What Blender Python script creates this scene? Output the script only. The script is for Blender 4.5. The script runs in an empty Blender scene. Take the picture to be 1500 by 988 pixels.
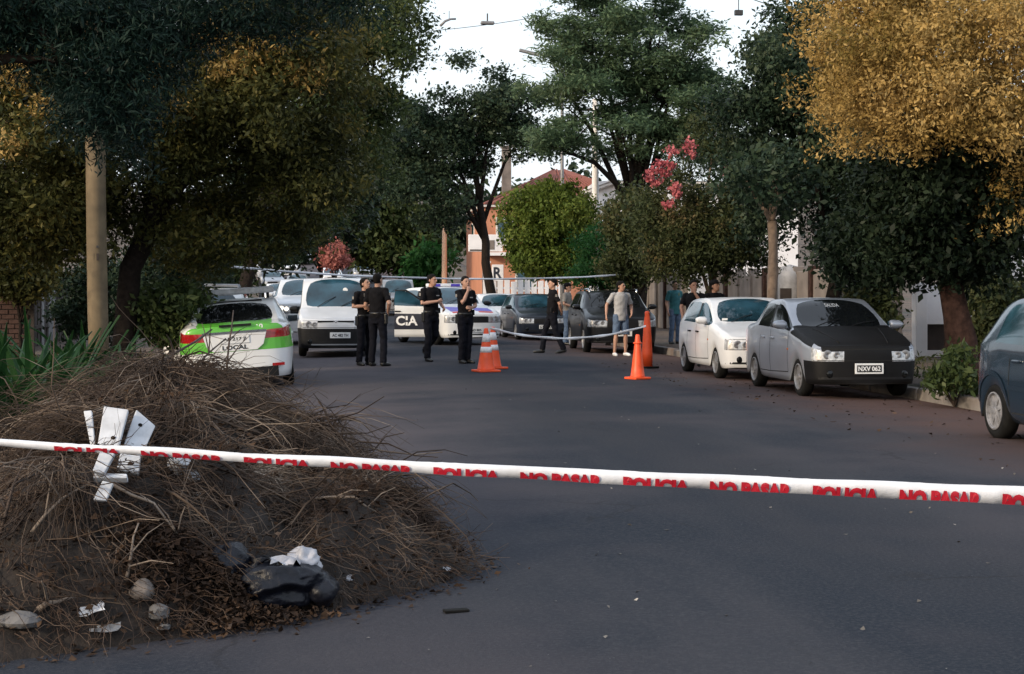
import bpy, bmesh, math, random
import numpy as np
from mathutils import Vector, Matrix
from mathutils import noise
from mathutils.bvhtree import BVHTree

S = bpy.context.scene
C = S.collection
PI = math.pi
R = math.radians

# ------------------------------------------------------------------ camera, sky, sun, exposure
YAW = R(7.1)                       # the lens looks a little to the right of the street's axis (+Y)
FPX, HZ, EYE = 2400.0, 425.0, 1.5  # focal length in photo pixels, horizon row, lens height
cs, sn = math.cos(YAW), math.sin(YAW)
cam = bpy.data.objects.new('camera', bpy.data.cameras.new('camera'))
C.objects.link(cam)
cam.location = (0, 0, EYE)
cam.rotation_euler = (R(90), 0, -YAW)
cam.data.sensor_width = 36
cam.data.lens = 36 * FPX / 1500
cam.data.shift_y = (HZ - 494) / 1500
cam.data.clip_start = 0.1
cam.data.clip_end = 3000
S.camera = cam

SUN_TO = Vector((-0.80, -0.50, 0.36)).normalized()     # low evening sun, behind and to the left
w = bpy.data.worlds.new("World")
S.world = w
w.use_nodes = True
wn, wl = w.node_tree.nodes, w.node_tree.links
for n in list(wn): wn.remove(n)
sky = wn.new('ShaderNodeTexSky')
sky.sky_type = 'NISHITA'
sky.sun_disc = False
sky.sun_elevation = math.asin(SUN_TO.z)
sky.sun_rotation = math.atan2(SUN_TO.x, SUN_TO.y)
sky.air_density = 1.6
sky.dust_density = 4.0
sky.ozone_density = 1.5
bgs = wn.new('ShaderNodeBackground'); bgs.inputs[1].default_value = 0.15
veil = wn.new('ShaderNodeBackground')                 # thin bright evening overcast over the clear sky
veil.inputs[0].default_value = (0.80, 0.875, 1.0, 1); veil.inputs[1].default_value = 1.12
mx = wn.new('ShaderNodeMixShader'); mx.inputs[0].default_value = 0.62
wo = wn.new('ShaderNodeOutputWorld')
wl.new(sky.outputs[0], bgs.inputs[0])
wl.new(bgs.outputs[0], mx.inputs[1]); wl.new(veil.outputs[0], mx.inputs[2])
wl.new(mx.outputs[0], wo.inputs[0])

sl = bpy.data.lights.new('sun', 'SUN')
sl.energy = 2.0
sl.angle = R(6)
sl.color = (1.0, 0.83, 0.62)
so = bpy.data.objects.new('sun', sl)
C.objects.link(so)
so.rotation_euler = SUN_TO.to_track_quat('Z', 'Y').to_euler()
so.location = (-30, -20, 30)

S.view_settings.view_transform = 'Standard'
S.view_settings.look = 'None'
S.view_settings.gamma = 1
S.view_settings.use_curve_mapping = False
S.view_settings.exposure = 0.55
S.render.engine = 'CYCLES'
S.cycles.max_bounces = 5
S.cycles.diffuse_bounces = 3
S.cycles.glossy_bounces = 3
S.cycles.transmission_bounces = 3
S.cycles.use_denoising = True

# ------------------------------------------------------------------ positions
def hill(y):
    if y < 60: return 0.0
    if y < 150: return 0.0004 * (y - 60) ** 2
    return 3.24 + 0.072 * (y - 150)
def gz(x, y):
    """height of the street surface: a crowned road between raised pavements, climbing far away"""
    if -2.0 <= x <= 8.8: return hill(y) - 0.0035 * (x - 3.4) ** 2
    return hill(y) + 0.045
def world(u, v, Z):
    X = (u - 750) / FPX * Z
    return Vector((X * cs + Z * sn, Z * cs - X * sn, EYE - (v - HZ) / FPX * Z))
def ground(u, v, off=0.0):
    Z = 3.0
    while Z < 400:
        p = world(u, v, Z)
        if p.z <= gz(p.x, p.y) + off: break
        Z *= 1.004
    return Vector((p.x, p.y, gz(p.x, p.y)))
def along(u, x):
    """the point on the line x = const that the lens sees in column u"""
    k = (u - 750) / FPX
    Z = x / (k * cs + sn)
    return Vector((x, Z * cs - k * Z * sn, 0))

# ------------------------------------------------------------------ naming
def tag(o, label=None, cat=None, group=None, kind=None):
    if label: o['label'] = label
    if cat: o['category'] = cat
    if group: o['group'] = group
    if kind: o['kind'] = kind
    return o
def thing(name, label, cat, loc=(0, 0, 0), rz=0.0, group=None):
    o = bpy.data.objects.new(name, None)
    o.empty_display_size = 0.2
    C.objects.link(o)
    o.location = loc
    o.rotation_euler = (0, 0, rz)
    return tag(o, label, cat, group)
def put(name, me, m=None, parent=None, loc=None, rot=None, smooth=False):
    if m is not None:
        me.materials.clear()
        for k in (m if isinstance(m, (list, tuple)) else [m]): me.materials.append(k)
    if smooth: me.polygons.foreach_set('use_smooth', [True] * len(me.polygons))
    o = bpy.data.objects.new(name, me)
    C.objects.link(o)
    if parent is not None: o.parent = parent
    if loc is not None: o.location = loc
    if rot is not None: o.rotation_euler = rot
    return o
def copy_tree(o, parent=None):
    c = o.copy()
    C.objects.link(c)
    if parent is not None: c.parent = parent
    for ch in list(o.children): copy_tree(ch, c)
    return c

# ------------------------------------------------------------------ mesh helpers
class MB:
    def __init__(s): s.v, s.f, s.mi = [], [], []
    def add(s, vs, fs, mi=0):
        b = len(s.v)
        s.v += [tuple(p) for p in vs]
        s.f += [tuple(b + i for i in f) for f in fs]
        s.mi += [mi] * len(fs)
        return s
    def box(s, c, d, mi=0, rot=None):
        hx, hy, hz = d[0] / 2, d[1] / 2, d[2] / 2
        vs = [Vector((sx * hx, sy * hy, sz * hz)) for sz in (-1, 1) for sx, sy in ((-1, -1), (1, -1), (1, 1), (-1, 1))]
        if rot is not None: vs = [rot @ p for p in vs]
        vs = [p + Vector(c) for p in vs]
        return s.add(vs, [(3, 2, 1, 0), (4, 5, 6, 7), (0, 1, 5, 4), (1, 2, 6, 5), (2, 3, 7, 6), (3, 0, 4, 7)], mi)
    def tube(s, path, radii, seg=8, mi=0, cap=True, squash=1.0, jit=None):
        path = [Vector(p) for p in path]
        n = len(path)
        if not isinstance(radii, (list, tuple)): radii = [radii] * n
        t0 = (path[1] - path[0]).normalized()
        up = Vector((0, 0, 1)) if abs(t0.z) < 0.9 else Vector((1, 0, 0))
        a = t0.cross(up).normalized()
        vs = []
        for i, p in enumerate(path):
            t = (path[min(i + 1, n - 1)] - path[max(i - 1, 0)]).normalized()
            a = (a - t * a.dot(t)).normalized()
            b = t.cross(a)
            for k in range(seg):
                th = 2 * PI * k / seg
                r = radii[i] * (1 if jit is None else 1 + jit.uniform(-.14, .14))
                vs.append(p + a * (math.cos(th) * r) + b * (math.sin(th) * r * squash))
        fs = []
        for i in range(n - 1):
            for k in range(seg):
                k2 = (k + 1) % seg
                fs.append((i * seg + k, i * seg + k2, (i + 1) * seg + k2, (i + 1) * seg + k))
        if cap:
            fs.append(tuple(range(seg - 1, -1, -1)))
            fs.append(tuple((n - 1) * seg + k for k in range(seg)))
        return s.add(vs, fs, mi)
    def lathe(s, prof, seg=20, c=(0, 0, 0), axis='z', mi=0):
        """prof: (radius, height) pairs"""
        vs, n = [], len(prof)
        for r, h in prof:
            for k in range(seg):
                th = 2 * PI * k / seg
                x, y = r * math.cos(th), r * math.sin(th)
                p = (x, y, h) if axis == 'z' else ((x, h, y) if axis == 'y' else (h, x, y))
                vs.append((p[0] + c[0], p[1] + c[1], p[2] + c[2]))
        fs = [(i * seg + k, i * seg + (k + 1) % seg, (i + 1) * seg + (k + 1) % seg, (i + 1) * seg + k)
              for i in range(n - 1) for k in range(seg)]
        if prof[0][0] > 1e-5: fs.append(tuple(range(seg)))
        if prof[-1][0] > 1e-5: fs.append(tuple((n - 1) * seg + k for k in range(seg)))
        return s.add(vs, fs, mi)
    def rings(s, rings, mi=0):
        """rings: lists of equal length, joined and capped"""
        k = len(rings[0]); n = len(rings)
        vs = [p for r in rings for p in r]
        fs = [(i * k + j, i * k + (j + 1) % k, (i + 1) * k + (j + 1) % k, (i + 1) * k + j) for i in range(n - 1) for j in range(k)]
        fs.append(tuple(range(k - 1, -1, -1))); fs.append(tuple((n - 1) * k + j for j in range(k)))
        return s.add(vs, fs, mi)
    def ball(s, c, r, seg=10, rows=7, mi=0):
        if not isinstance(r, (list, tuple)): r = (r, r, r)
        rg = []
        for i in range(rows):
            ph = PI * (i + 0.5) / rows
            rg.append([(c[0] + r[0] * math.sin(ph) * math.cos(2 * PI * k / seg), c[1] + r[1] * math.sin(ph) * math.sin(2 * PI * k / seg),
                        c[2] - r[2] * math.cos(ph)) for k in range(seg)])
        return s.rings(rg, mi)
    def prism(s, pts, d, mi=0):
        """pts: 3-D outline, extruded by vector d"""
        n = len(pts); d = Vector(d)
        vs = [Vector(p) for p in pts] + [Vector(p) + d for p in pts]
        fs = [tuple(range(n - 1, -1, -1)), tuple(range(n, 2 * n))] + [(i, (i + 1) % n, n + (i + 1) % n, n + i) for i in range(n)]
        return s.add(vs, fs, mi)
    def mesh(s, name='mesh', fix=True):
        me = bpy.data.meshes.new(name)
        me.from_pydata(s.v, [], s.f)
        if any(s.mi): me.polygons.foreach_set('material_index', s.mi)
        if fix:
            b = bmesh.new(); b.from_mesh(me)
            bmesh.ops.recalc_face_normals(b, faces=b.faces)
            b.to_mesh(me); b.free()
        me.update()
        return me
    def build(s, name, m, parent=None, loc=None, rot=None, smooth=False, fix=True):
        return put(name, s.mesh(name, fix), m, parent, loc, rot, smooth)

def quads_mesh(name, V, n_per=4):
    """V: (N, n_per, 3) array: N loose polygons"""
    N = V.shape[0]
    me = bpy.data.meshes.new(name)
    me.vertices.add(N * n_per)
    me.vertices.foreach_set('co', V.reshape(-1).astype(np.float32))
    me.loops.add(N * n_per)
    me.loops.foreach_set('vertex_index', np.arange(N * n_per, dtype=np.int32))
    me.polygons.add(N)
    me.polygons.foreach_set('loop_start', np.arange(0, N * n_per, n_per, dtype=np.int32))
    me.polygons.foreach_set('loop_total', np.full(N, n_per, dtype=np.int32))
    me.update(calc_edges=True)
    me.validate()
    return me
def bevelled(me, width, seg=2):
    b = bmesh.new(); b.from_mesh(me)
    bmesh.ops.bevel(b, geom=list(b.edges), offset=width, segments=seg, affect='EDGES', profile=0.6)
    b.to_mesh(me); b.free()
    return me
def rbox(d, bev=0.02, c=(0, 0, 0), seg=2):
    return bevelled(MB().box(c, d).mesh('rounded'), bev, seg)
def evaluated(me, mods):
    """mesh after modifiers: list of (type, settings)"""
    o = bpy.data.objects.new('tmp', me)
    C.objects.link(o)
    for t, kw in mods:
        md = o.modifiers.new('m', t)
        for k, v in kw.items(): setattr(md, k, v)
    dg = bpy.context.evaluated_depsgraph_get()
    dg.update()
    r = bpy.data.meshes.new_from_object(o.evaluated_get(dg))
    bpy.data.objects.remove(o)
    return r
_font_cache = {}
def text2d(body, bold=0.0):
    """flat lettering: (verts (x,y), faces), cap height about 0.7"""
    k = (body, bold)
    if k in _font_cache: return _font_cache[k]
    cu = bpy.data.curves.new('lettering', 'FONT')
    cu.body = body; cu.offset = bold; cu.resolution_u = 3
    o = bpy.data.objects.new('tmp', cu); C.objects.link(o)
    dg = bpy.context.evaluated_depsgraph_get(); dg.update()
    me = bpy.data.meshes.new_from_object(o.evaluated_get(dg))
    bpy.data.objects.remove(o)
    vs = [(p.co.x, p.co.y) for p in me.vertices]
    fs = [tuple(p.vertices) for p in me.polygons]
    _font_cache[k] = (vs, fs)
    return vs, fs
def fit_text(body, wd, ht, bold=0.02):
    vs, fs = text2d(body, bold)
    a = np.array(vs); lo, hi = a.min(0), a.max(0)
    a = (a - lo) / (hi - lo) * np.array([wd, ht]) - np.array([wd / 2, ht / 2])
    return a, fs

# ------------------------------------------------------------------ materials
def mat(name, col, rough=0.6, metal=0.0, var=0.15, scale=8.0, bump=0.0, bscale=40.0, coat=0.0, spec=0.5, col2=None, emit=None, estr=0.0, rvar=0.0):
    m = bpy.data.materials.new(name)
    m.use_nodes = True
    nt = m.node_tree; N, L = nt.nodes, nt.links
    p = N['Principled BSDF']
    p.inputs['Roughness'].default_value = rough
    p.inputs['Metallic'].default_value = metal
    p.inputs['Specular IOR Level'].default_value = spec
    if coat: p.inputs['Coat Weight'].default_value = coat; p.inputs['Coat Roughness'].default_value = 0.06
    tc = N.new('ShaderNodeTexCoord')
    no = N.new('ShaderNodeTexNoise'); no.inputs['Scale'].default_value = scale; no.inputs['Detail'].default_value = 5
    L.new(tc.outputs['Object'], no.inputs['Vector'])
    ra = N.new('ShaderNodeValToRGB')
    ra.color_ramp.elements[0].position = 0.3; ra.color_ramp.elements[1].position = 0.72
    c1 = tuple(max(0, k * (1 - var)) for k in col)
    c2 = col2 if col2 else tuple(min(1, k * (1 + var)) for k in col)
    ra.color_ramp.elements[0].color = (*c1, 1); ra.color_ramp.elements[1].color = (*c2, 1)
    L.new(no.outputs['Fac'], ra.inputs['Fac'])
    L.new(ra.outputs['Color'], p.inputs['Base Color'])
    if rvar:
        mr = N.new('ShaderNodeMapRange'); mr.inputs['To Min'].default_value = rough; mr.inputs['To Max'].default_value = rough + rvar
        L.new(no.outputs['Fac'], mr.inputs['Value']); L.new(mr.outputs['Result'], p.inputs['Roughness'])
    if bump:
        n2 = N.new('ShaderNodeTexNoise'); n2.inputs['Scale'].default_value = bscale; n2.inputs['Detail'].default_value = 6
        L.new(tc.outputs['Object'], n2.inputs['Vector'])
        bp = N.new('ShaderNodeBump'); bp.inputs['Strength'].default_value = bump; bp.inputs['Distance'].default_value = 0.02
        L.new(n2.outputs['Fac'], bp.inputs['Height']); L.new(bp.outputs['Normal'], p.inputs['Normal'])
    if emit:
        p.inputs['Emission Color'].default_value = (*emit, 1); p.inputs['Emission Strength'].default_value = estr
    return m
def leaf_mat(name, stops, trans=0.3, rough=0.45, scale=0.6):
    """stops: list of (position, colour) over a per-leaf random value, drifting a little from clump to clump"""
    m = bpy.data.materials.new(name)
    m.use_nodes = True
    nt = m.node_tree; N, L = nt.nodes, nt.links
    p = N['Principled BSDF']; p.inputs['Roughness'].default_value = rough
    p.inputs['Specular IOR Level'].default_value = 0.12
    ge = N.new('ShaderNodeNewGeometry'); tc = N.new('ShaderNodeTexCoord')
    no = N.new('ShaderNodeTexNoise'); no.inputs['Scale'].default_value = scale; no.inputs['Detail'].default_value = 2
    L.new(tc.outputs['Object'], no.inputs['Vector'])
    a = N.new('ShaderNodeMath'); a.operation = 'MULTIPLY_ADD'; a.inputs[1].default_value = 0.40
    s2 = N.new('ShaderNodeMath'); s2.operation = 'MULTIPLY_ADD'; s2.inputs[1].default_value = 1.5; s2.inputs[2].default_value = -0.45
    L.new(no.outputs['Fac'], s2.inputs[0])
    L.new(ge.outputs['Random Per Island'], a.inputs[0]); L.new(s2.outputs[0], a.inputs[2])
    ra = N.new('ShaderNodeValToRGB')
    el = ra.color_ramp.elements
    while len(el) < len(stops): el.new(0.5)
    for e, (q, c) in zip(el, stops): e.position = q; e.color = (*c, 1)
    L.new(a.outputs[0], ra.inputs['Fac']); L.new(ra.outputs['Color'], p.inputs['Base Color'])
    tr = N.new('ShaderNodeBsdfTranslucent'); L.new(ra.outputs['Color'], tr.inputs['Color'])
    mix = N.new('ShaderNodeMixShader'); mix.inputs[0].default_value = trans
    out = N['Material Output']
    L.new(p.outputs[0], mix.inputs[1]); L.new(tr.outputs[0], mix.inputs[2]); L.new(mix.outputs[0], out.inputs['Surface'])
    return m

M = {}
M['bark'] = mat('dark_bark', (.016, .012, .010), .95, spec=.15, var=.5, scale=14, bump=.6, bscale=30)
M['bark_red'] = mat('reddish_bark', (.038, .021, .017), .95, spec=.15, var=.45, scale=10, bump=.6, bscale=25)
M['bark_pale'] = mat('pale_bark', (.17, .12, .085), .85, var=.35, scale=9, bump=.4, bscale=25)
M['wood_pole'] = mat('weathered_pole_wood', (.125, .092, .052), .8, var=.3, scale=5, bump=.25, bscale=60)
M['black_rubber'] = mat('tyre_rubber', (.008, .008, .008), .85, spec=.15, var=.3, scale=20)
M['black_plastic'] = mat('black_plastic', (.011, .011, .012), .55, spec=.2, var=.25, scale=12)
M['under'] = mat('underbody', (.008, .008, .008), .9)
M['glass'] = mat('window_glass', (.016, .048, .070), .05, var=.85, scale=1.6, spec=.7)
M['glass_dark'] = mat('dark_window_glass', (.006, .007, .008), .05, var=.2, scale=3, spec=.35)
M['lamp_glass'] = mat('headlight_glass', (.40, .41, .43), .10, metal=.25, var=.45, scale=22, spec=.8)
M['lamp_lit'] = mat('lit_headlight', (.9, .85, .75), .2, emit=(1, .86, .66), estr=3.0)
M['red_lens'] = mat('red_lens', (.30, .008, .010), .15, var=.2, scale=20, coat=.6)
M['orange_lens'] = mat('orange_lens', (.5, .12, .01), .2, var=.2)
M['rim'] = mat('wheel_alloy', (.24, .24, .25), .4, metal=.5, var=.15, scale=20)
M['rim_cap'] = mat('hubcap_plastic', (.22, .22, .235), .45, metal=.15, var=.4, scale=20)
M['lamp_bar'] = mat('clear_light_bar_lens', (.42, .43, .45), .25, var=.35, scale=9, coat=.4)
M['chrome'] = mat('chrome', (.6, .6, .62), .15, metal=1)
M['white_paint'] = mat('white_car_paint', (.62, .63, .65), .3, var=.06, scale=3, coat=.5, rvar=.15)
M['police_white'] = mat('white_patrol_paint', (.70, .71, .72), .3, var=.06, scale=3, coat=.5)
M['silver_paint'] = mat('silver_car_paint', (.29, .315, .365), .32, metal=.35, var=.08, scale=3, coat=.6, rvar=.15)
M['black_paint'] = mat('black_car_paint', (.006, .0065, .008), .32, var=.2, scale=3, coat=.15, spec=.25)
M['blueblack_paint'] = mat('blue_black_car_paint', (.010, .014, .024), .28, var=.2, scale=3, coat=.3, spec=.3)
M['teal_paint'] = mat('dark_teal_car_paint', (.008, .019, .034), .25, metal=.05, var=.12, scale=3, coat=.8)
M['grey_paint'] = mat('grey_car_paint', (.22, .23, .25), .35, metal=.3, var=.1, scale=3, coat=.5)
M['green_paint'] = mat('bright_green_livery', (.10, .42, .035), .35, var=.08, scale=3, coat=.3)
M['navy_decal'] = mat('navy_livery', (.02, .022, .035), .4, var=.1)
M['violet_decal'] = mat('violet_blue_livery', (.075, .05, .42), .35, var=.15)
M['red_decal'] = mat('red_livery', (.45, .03, .03), .4)
M['cover'] = mat('black_vinyl_cover', (.0045, .0043, .0048), .6, spec=.2, var=.3, scale=5, bump=.15, bscale=12)
M['white_print'] = mat('white_lettering', (.78, .78, .78), .5, var=.04)
M['sticker'] = mat('faded_sticker', (.40, .41, .42), .6, var=.2, scale=30)
M['plate_white'] = mat('plate_white', (.66, .67, .68), .5, var=.06)
M['plate_black'] = mat('plate_black', (.02, .02, .02), .5)
M['orange_cone'] = mat('orange_cone_plastic', (.80, .085, .018), .45, var=.12, scale=6)
M['cone_white'] = mat('white_reflective_band', (.72, .72, .74), .4, var=.12, scale=20)
M['tape'] = mat('white_barrier_tape', (.66, .68, .73), .45, var=.10, scale=14, bump=.12, bscale=40)
M['tape_single'] = mat('single_layer_tape', (.58, .60, .66), .5, var=.1, scale=14)
_nt = M['tape_single'].node_tree
_mx = _nt.nodes.new('ShaderNodeMixShader'); _mx.inputs[0].default_value = .16
_tr = _nt.nodes.new('ShaderNodeBsdfTransparent'); _out = _nt.nodes['Material Output']
_nt.links.new(_nt.nodes['Principled BSDF'].outputs[0], _mx.inputs[1]); _nt.links.new(_tr.outputs[0], _mx.inputs[2]); _nt.links.new(_mx.outputs[0], _out.inputs['Surface'])
M['tape_red'] = mat('red_tape_print', (.40, .010, .024), .45, var=.15, scale=40)
M['skin'] = mat('skin', (.42, .235, .165), .55, var=.1, scale=12)
M['skin_tan'] = mat('tanned_skin', (.33, .165, .105), .55, var=.1, scale=12)
M['uniform'] = mat('black_uniform_cloth', (.007, .0065, .008), .9, spec=.15, var=.3, scale=14, bump=.3, bscale=18)
M['uniform_trousers'] = mat('navy_black_trouser_cloth', (.006, .0065, .011), .9, spec=.15, var=.3, scale=14, bump=.3, bscale=14)
M['boot'] = mat('black_boot_leather', (.010, .010, .010), .4, var=.3)
M['hair'] = mat('dark_hair', (.006, .005, .0045), .75, spec=.12, var=.4, scale=40, bump=.5, bscale=90)
M['grey_tee'] = mat('light_grey_cotton', (.36, .36, .37), .85, var=.12, scale=14, bump=.25, bscale=18)
M['denim'] = mat('blue_denim', (.085, .13, .21), .85, var=.25, scale=30, bump=.2)
M['white_shoe'] = mat('white_shoe', (.66, .66, .67), .6, var=.1)
M['turquoise_cloth'] = mat('turquoise_cloth', (.025, .13, .15), .85, var=.15)
M['tan_cloth'] = mat('pale_tan_cloth', (.24, .22, .20), .85, var=.15)
M['dark_eye'] = mat('eye_dark', (.01, .008, .007), .3)
M['lip'] = mat('lip', (.28, .12, .10), .5)

# ------------------------------------------------------------------ ground, road, pavements
def ground_mat(name, kind):
    m = bpy.data.materials.new(name); m.use_nodes = True
    nt = m.node_tree; N, L = nt.nodes, nt.links
    p = N['Principled BSDF']
    ge = N.new('ShaderNodeNewGeometry'); sx = N.new('ShaderNodeSeparateXYZ'); L.new(ge.outputs['Position'], sx.inputs[0])
    def noise(sc, det=4, rough=.6, vec=None):
        n = N.new('ShaderNodeTexNoise'); n.inputs['Scale'].default_value = sc; n.inputs['Detail'].default_value = det
        n.inputs['Roughness'].default_value = rough
        L.new(vec or ge.outputs['Position'], n.inputs['Vector']); return n.outputs['Fac']
    def mrange(src, a, b, c=0.0, d=1.0):
        n = N.new('ShaderNodeMapRange'); n.interpolation_type = 'SMOOTHSTEP'
        for k, v in zip(('From Min', 'From Max', 'To Min', 'To Max'), (a, b, c, d)): n.inputs[k].default_value = v
        L.new(src, n.inputs['Value']); return n.outputs['Result']
    def math_(op, a, b):
        n = N.new('ShaderNodeMath'); n.operation = op
        for i, q in enumerate((a, b)):
            if isinstance(q, (int, float)): n.inputs[i].default_value = q
            else: L.new(q, n.inputs[i])
        return n.outputs[0]
    def mixc(f, a, b):
        n = N.new('ShaderNodeMix'); n.data_type = 'RGBA'
        if isinstance(f, (int, float)): n.inputs[0].default_value = f
        else: L.new(f, n.inputs[0])
        for i, q in ((6, a), (7, b)):
            if isinstance(q, tuple): n.inputs[i].default_value = (*q, 1)
            else: L.new(q, n.inputs[i])
        return n.outputs[2]
    if kind == 'asphalt':
        sep = N.new('ShaderNodeVectorMath'); sep.operation = 'MULTIPLY'; sep.inputs[1].default_value = (1, .22, 1)
        L.new(ge.outputs['Position'], sep.inputs[0])
        streak = noise(.55, 5, .6, sep.outputs[0])
        col = mixc(mrange(streak, .35, .66), (.014, .020, .030), (.037, .039, .047))
        col = mixc(mrange(noise(.23, 3), .45, .62, 0, .75), col, (.052, .048, .055))
        # oil darkened strip down the lanes, tyre polished
        d = math_('ABSOLUTE', math_('SUBTRACT', sx.outputs[0], 3.3), 0)
        col = mixc(math_('MULTIPLY', mrange(d, .2, 1.3, .35, 0), mrange(streak, .3, .6)), col, (.013, .015, .020))
        # dust in the right hand gutter and the left one
        ed = math_('ADD', sx.outputs[0], math_('MULTIPLY', math_('SUBTRACT', noise(.7, 5), .5), 2.6))
        col = mixc(mrange(ed, 5.2, 8.0, 0, .92), col, (.090, .051, .041))
        col = mixc(math_('MULTIPLY', mrange(ed, 2.7, .1, 0, .85), mrange(sx.outputs[1], 9, 17)), col, (.098, .084, .090))
        fine = noise(42, 4, .75)
        col = mixc(mrange(fine, .42, .70, 0, .5), col, (.064, .064, .072))
        vo = N.new('ShaderNodeTexVoronoi'); vo.inputs['Scale'].default_value = 28; L.new(ge.outputs['Position'], vo.inputs['Vector'])
        sp = math_('MULTIPLY', mrange(vo.outputs['Distance'], .10, .04), mrange(noise(7, 2), .60, .68))
        col = mixc(math_('MULTIPLY', sp, .6), col, (.30, .29, .28))
        # cracks
        vc = N.new('ShaderNodeTexVoronoi'); vc.feature = 'DISTANCE_TO_EDGE'; vc.inputs['Scale'].default_value = .32
        wv = N.new('ShaderNodeVectorMath'); wv.operation = 'ADD'
        nz = N.new('ShaderNodeTexNoise'); nz.inputs['Scale'].default_value = 1.6; nz.inputs['Detail'].default_value = 6; L.new(ge.outputs['Position'], nz.inputs['Vector'])
        L.new(ge.outputs['Position'], wv.inputs[0]); L.new(nz.outputs['Color'], wv.inputs[1]); L.new(wv.outputs[0], vc.inputs['Vector'])
        cr = math_('MULTIPLY', mrange(vc.outputs['Distance'], .010, .002), mrange(noise(.5, 2), .52, .60, 0, .40))
        col = mixc(cr, col, (.016, .016, .017))
        L.new(col, p.inputs['Base Color'])
        p.inputs['Roughness'].default_value = .92; p.inputs['Specular IOR Level'].default_value = .12
        bp = N.new('ShaderNodeBump'); bp.inputs['Strength'].default_value = .55; bp.inputs['Distance'].default_value = .012
        L.new(math_('ADD', noise(60, 4, .7), math_('MULTIPLY', noise(9, 3), .8)), bp.inputs['Height']); L.new(bp.outputs['Normal'], p.inputs['Normal'])
    elif kind == 'earth':
        col = mixc(mrange(noise(1.1, 6), .35, .65), (.055, .038, .028), (.115, .075, .052))
        col = mixc(mrange(noise(.45, 4), .5, .66, 0, .75), col, (.030, .042, .018))
        col = mixc(mrange(noise(38, 3), .4, .75, 0, .5), col, (.14, .11, .09))
        L.new(col, p.inputs['Base Color']); p.inputs['Roughness'].default_value = .95
        bp = N.new('ShaderNodeBump'); bp.inputs['Strength'].default_value = .8; bp.inputs['Distance'].default_value = .04
        L.new(noise(14, 7, .7), bp.inputs['Height']); L.new(bp.outputs['Normal'], p.inputs['Normal'])
    else:
        col = mixc(mrange(noise(2.2, 6), .35, .65), (.13, .115, .105), (.21, .19, .175))
        col = mixc(mrange(noise(.8, 4), .5, .7, 0, .8), col, (.12, .07, .05))
        L.new(col, p.inputs['Base Color']); p.inputs['Roughness'].default_value = .9
        bp = N.new('ShaderNodeBump'); bp.inputs['Strength'].default_value = .6; bp.inputs['Distance'].default_value = .02
        L.new(noise(30, 5, .7), bp.inputs['Height']); L.new(bp.outputs['Normal'], p.inputs['Normal'])
    return m
M['asphalt'] = ground_mat('worn_asphalt', 'asphalt')
M['earth'] = ground_mat('verge_earth', 'earth')
M['kerb'] = ground_mat('kerb_concrete', 'kerb')

YS = [-40, -20, -8, -2, 2, 6, 10, 15, 20, 26, 33, 40, 50, 60, 68, 76, 84, 92, 100, 110, 120, 130, 140, 150, 165, 180, 200, 230, 260, 300, 350, 420, 520, 700]
def sheet(name, xs, ys, zf, m, kind='structure'):
    vs = [(x, y, zf(x, y)) for y in ys for x in xs]
    n = len(xs)
    fs = [(j * n + i, j * n + i + 1, (j + 1) * n + i + 1, (j + 1) * n + i) for j in range(len(ys) - 1) for i in range(n - 1)]
    return tag(MB().add(vs, fs).build(name, m, smooth=True, fix=False), kind=kind)
sheet('ground', [-500, -200, -80, -40, -20, -6, 14, 30, 60, 120, 300, 700], YS, lambda x, y: hill(y) - .22, M['earth'])
sheet('road', [-2 + .6 * i for i in range(19)], YS, lambda x, y: hill(y) - .0035 * (x - 3.4) ** 2, M['asphalt'])
def verge(name, xa, xb, rnd):
    ys = [-40 + 1.0 * i for i in range(140)] + [100, 110, 120, 130, 140, 150, 180, 220, 300, 420, 600]
    n = 9
    vs = []
    for y in ys:
        for i in range(n):
            x = xa + (xb - xa) * i / (n - 1)
            dz = 0 if i in (0, n - 1) else rnd.uniform(-.025, .035)
            vs.append((x, y, hill(y) + .045 + dz))
    fs = [(j * n + i, j * n + i + 1, (j + 1) * n + i + 1, (j + 1) * n + i) for j in range(len(ys) - 1) for i in range(n - 1)]
    k = len(vs)
    for side, i in ((xa, 0), (xb, n - 1)):
        b = len(vs)
        vs += [(side, y, hill(y) - .3) for y in ys]
        fs += [(j * n + i, (j + 1) * n + i, b + j + 1, b + j) for j in range(len(ys) - 1)]
    return tag(MB().add(vs, fs).build(name, M['earth'], smooth=True), kind='structure')
rk = random.Random(4)
left_verge = verge('left_pavement', -7.2, -2.17, rk)
right_verge = verge('right_pavement', 8.97, 15.0, rk)
kerbs = [bevelled(MB().box((0, 0, 0), (.16, .985, .36)).mesh('kerb_stone'), .025 + .008 * i, 2) for i in range(3)]
for side, x, par, ya, yb in ((0, 8.885, right_verge, 9, 62), (1, -2.085, left_verge, 4, 60)):
    for i in range(ya, yb):
        if side == 0 and i in (18, 19): continue                   # broken away by the tree, where the loose lump lies
        put('kerb_stone', kerbs[rk.randrange(3)], M['kerb'], par,
            (x + rk.uniform(-.015, .015), i + .5, -.115 + rk.uniform(-.012, .012)), (rk.uniform(-.01, .01), rk.uniform(-.03, .03), rk.uniform(-.012, .012)))

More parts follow.
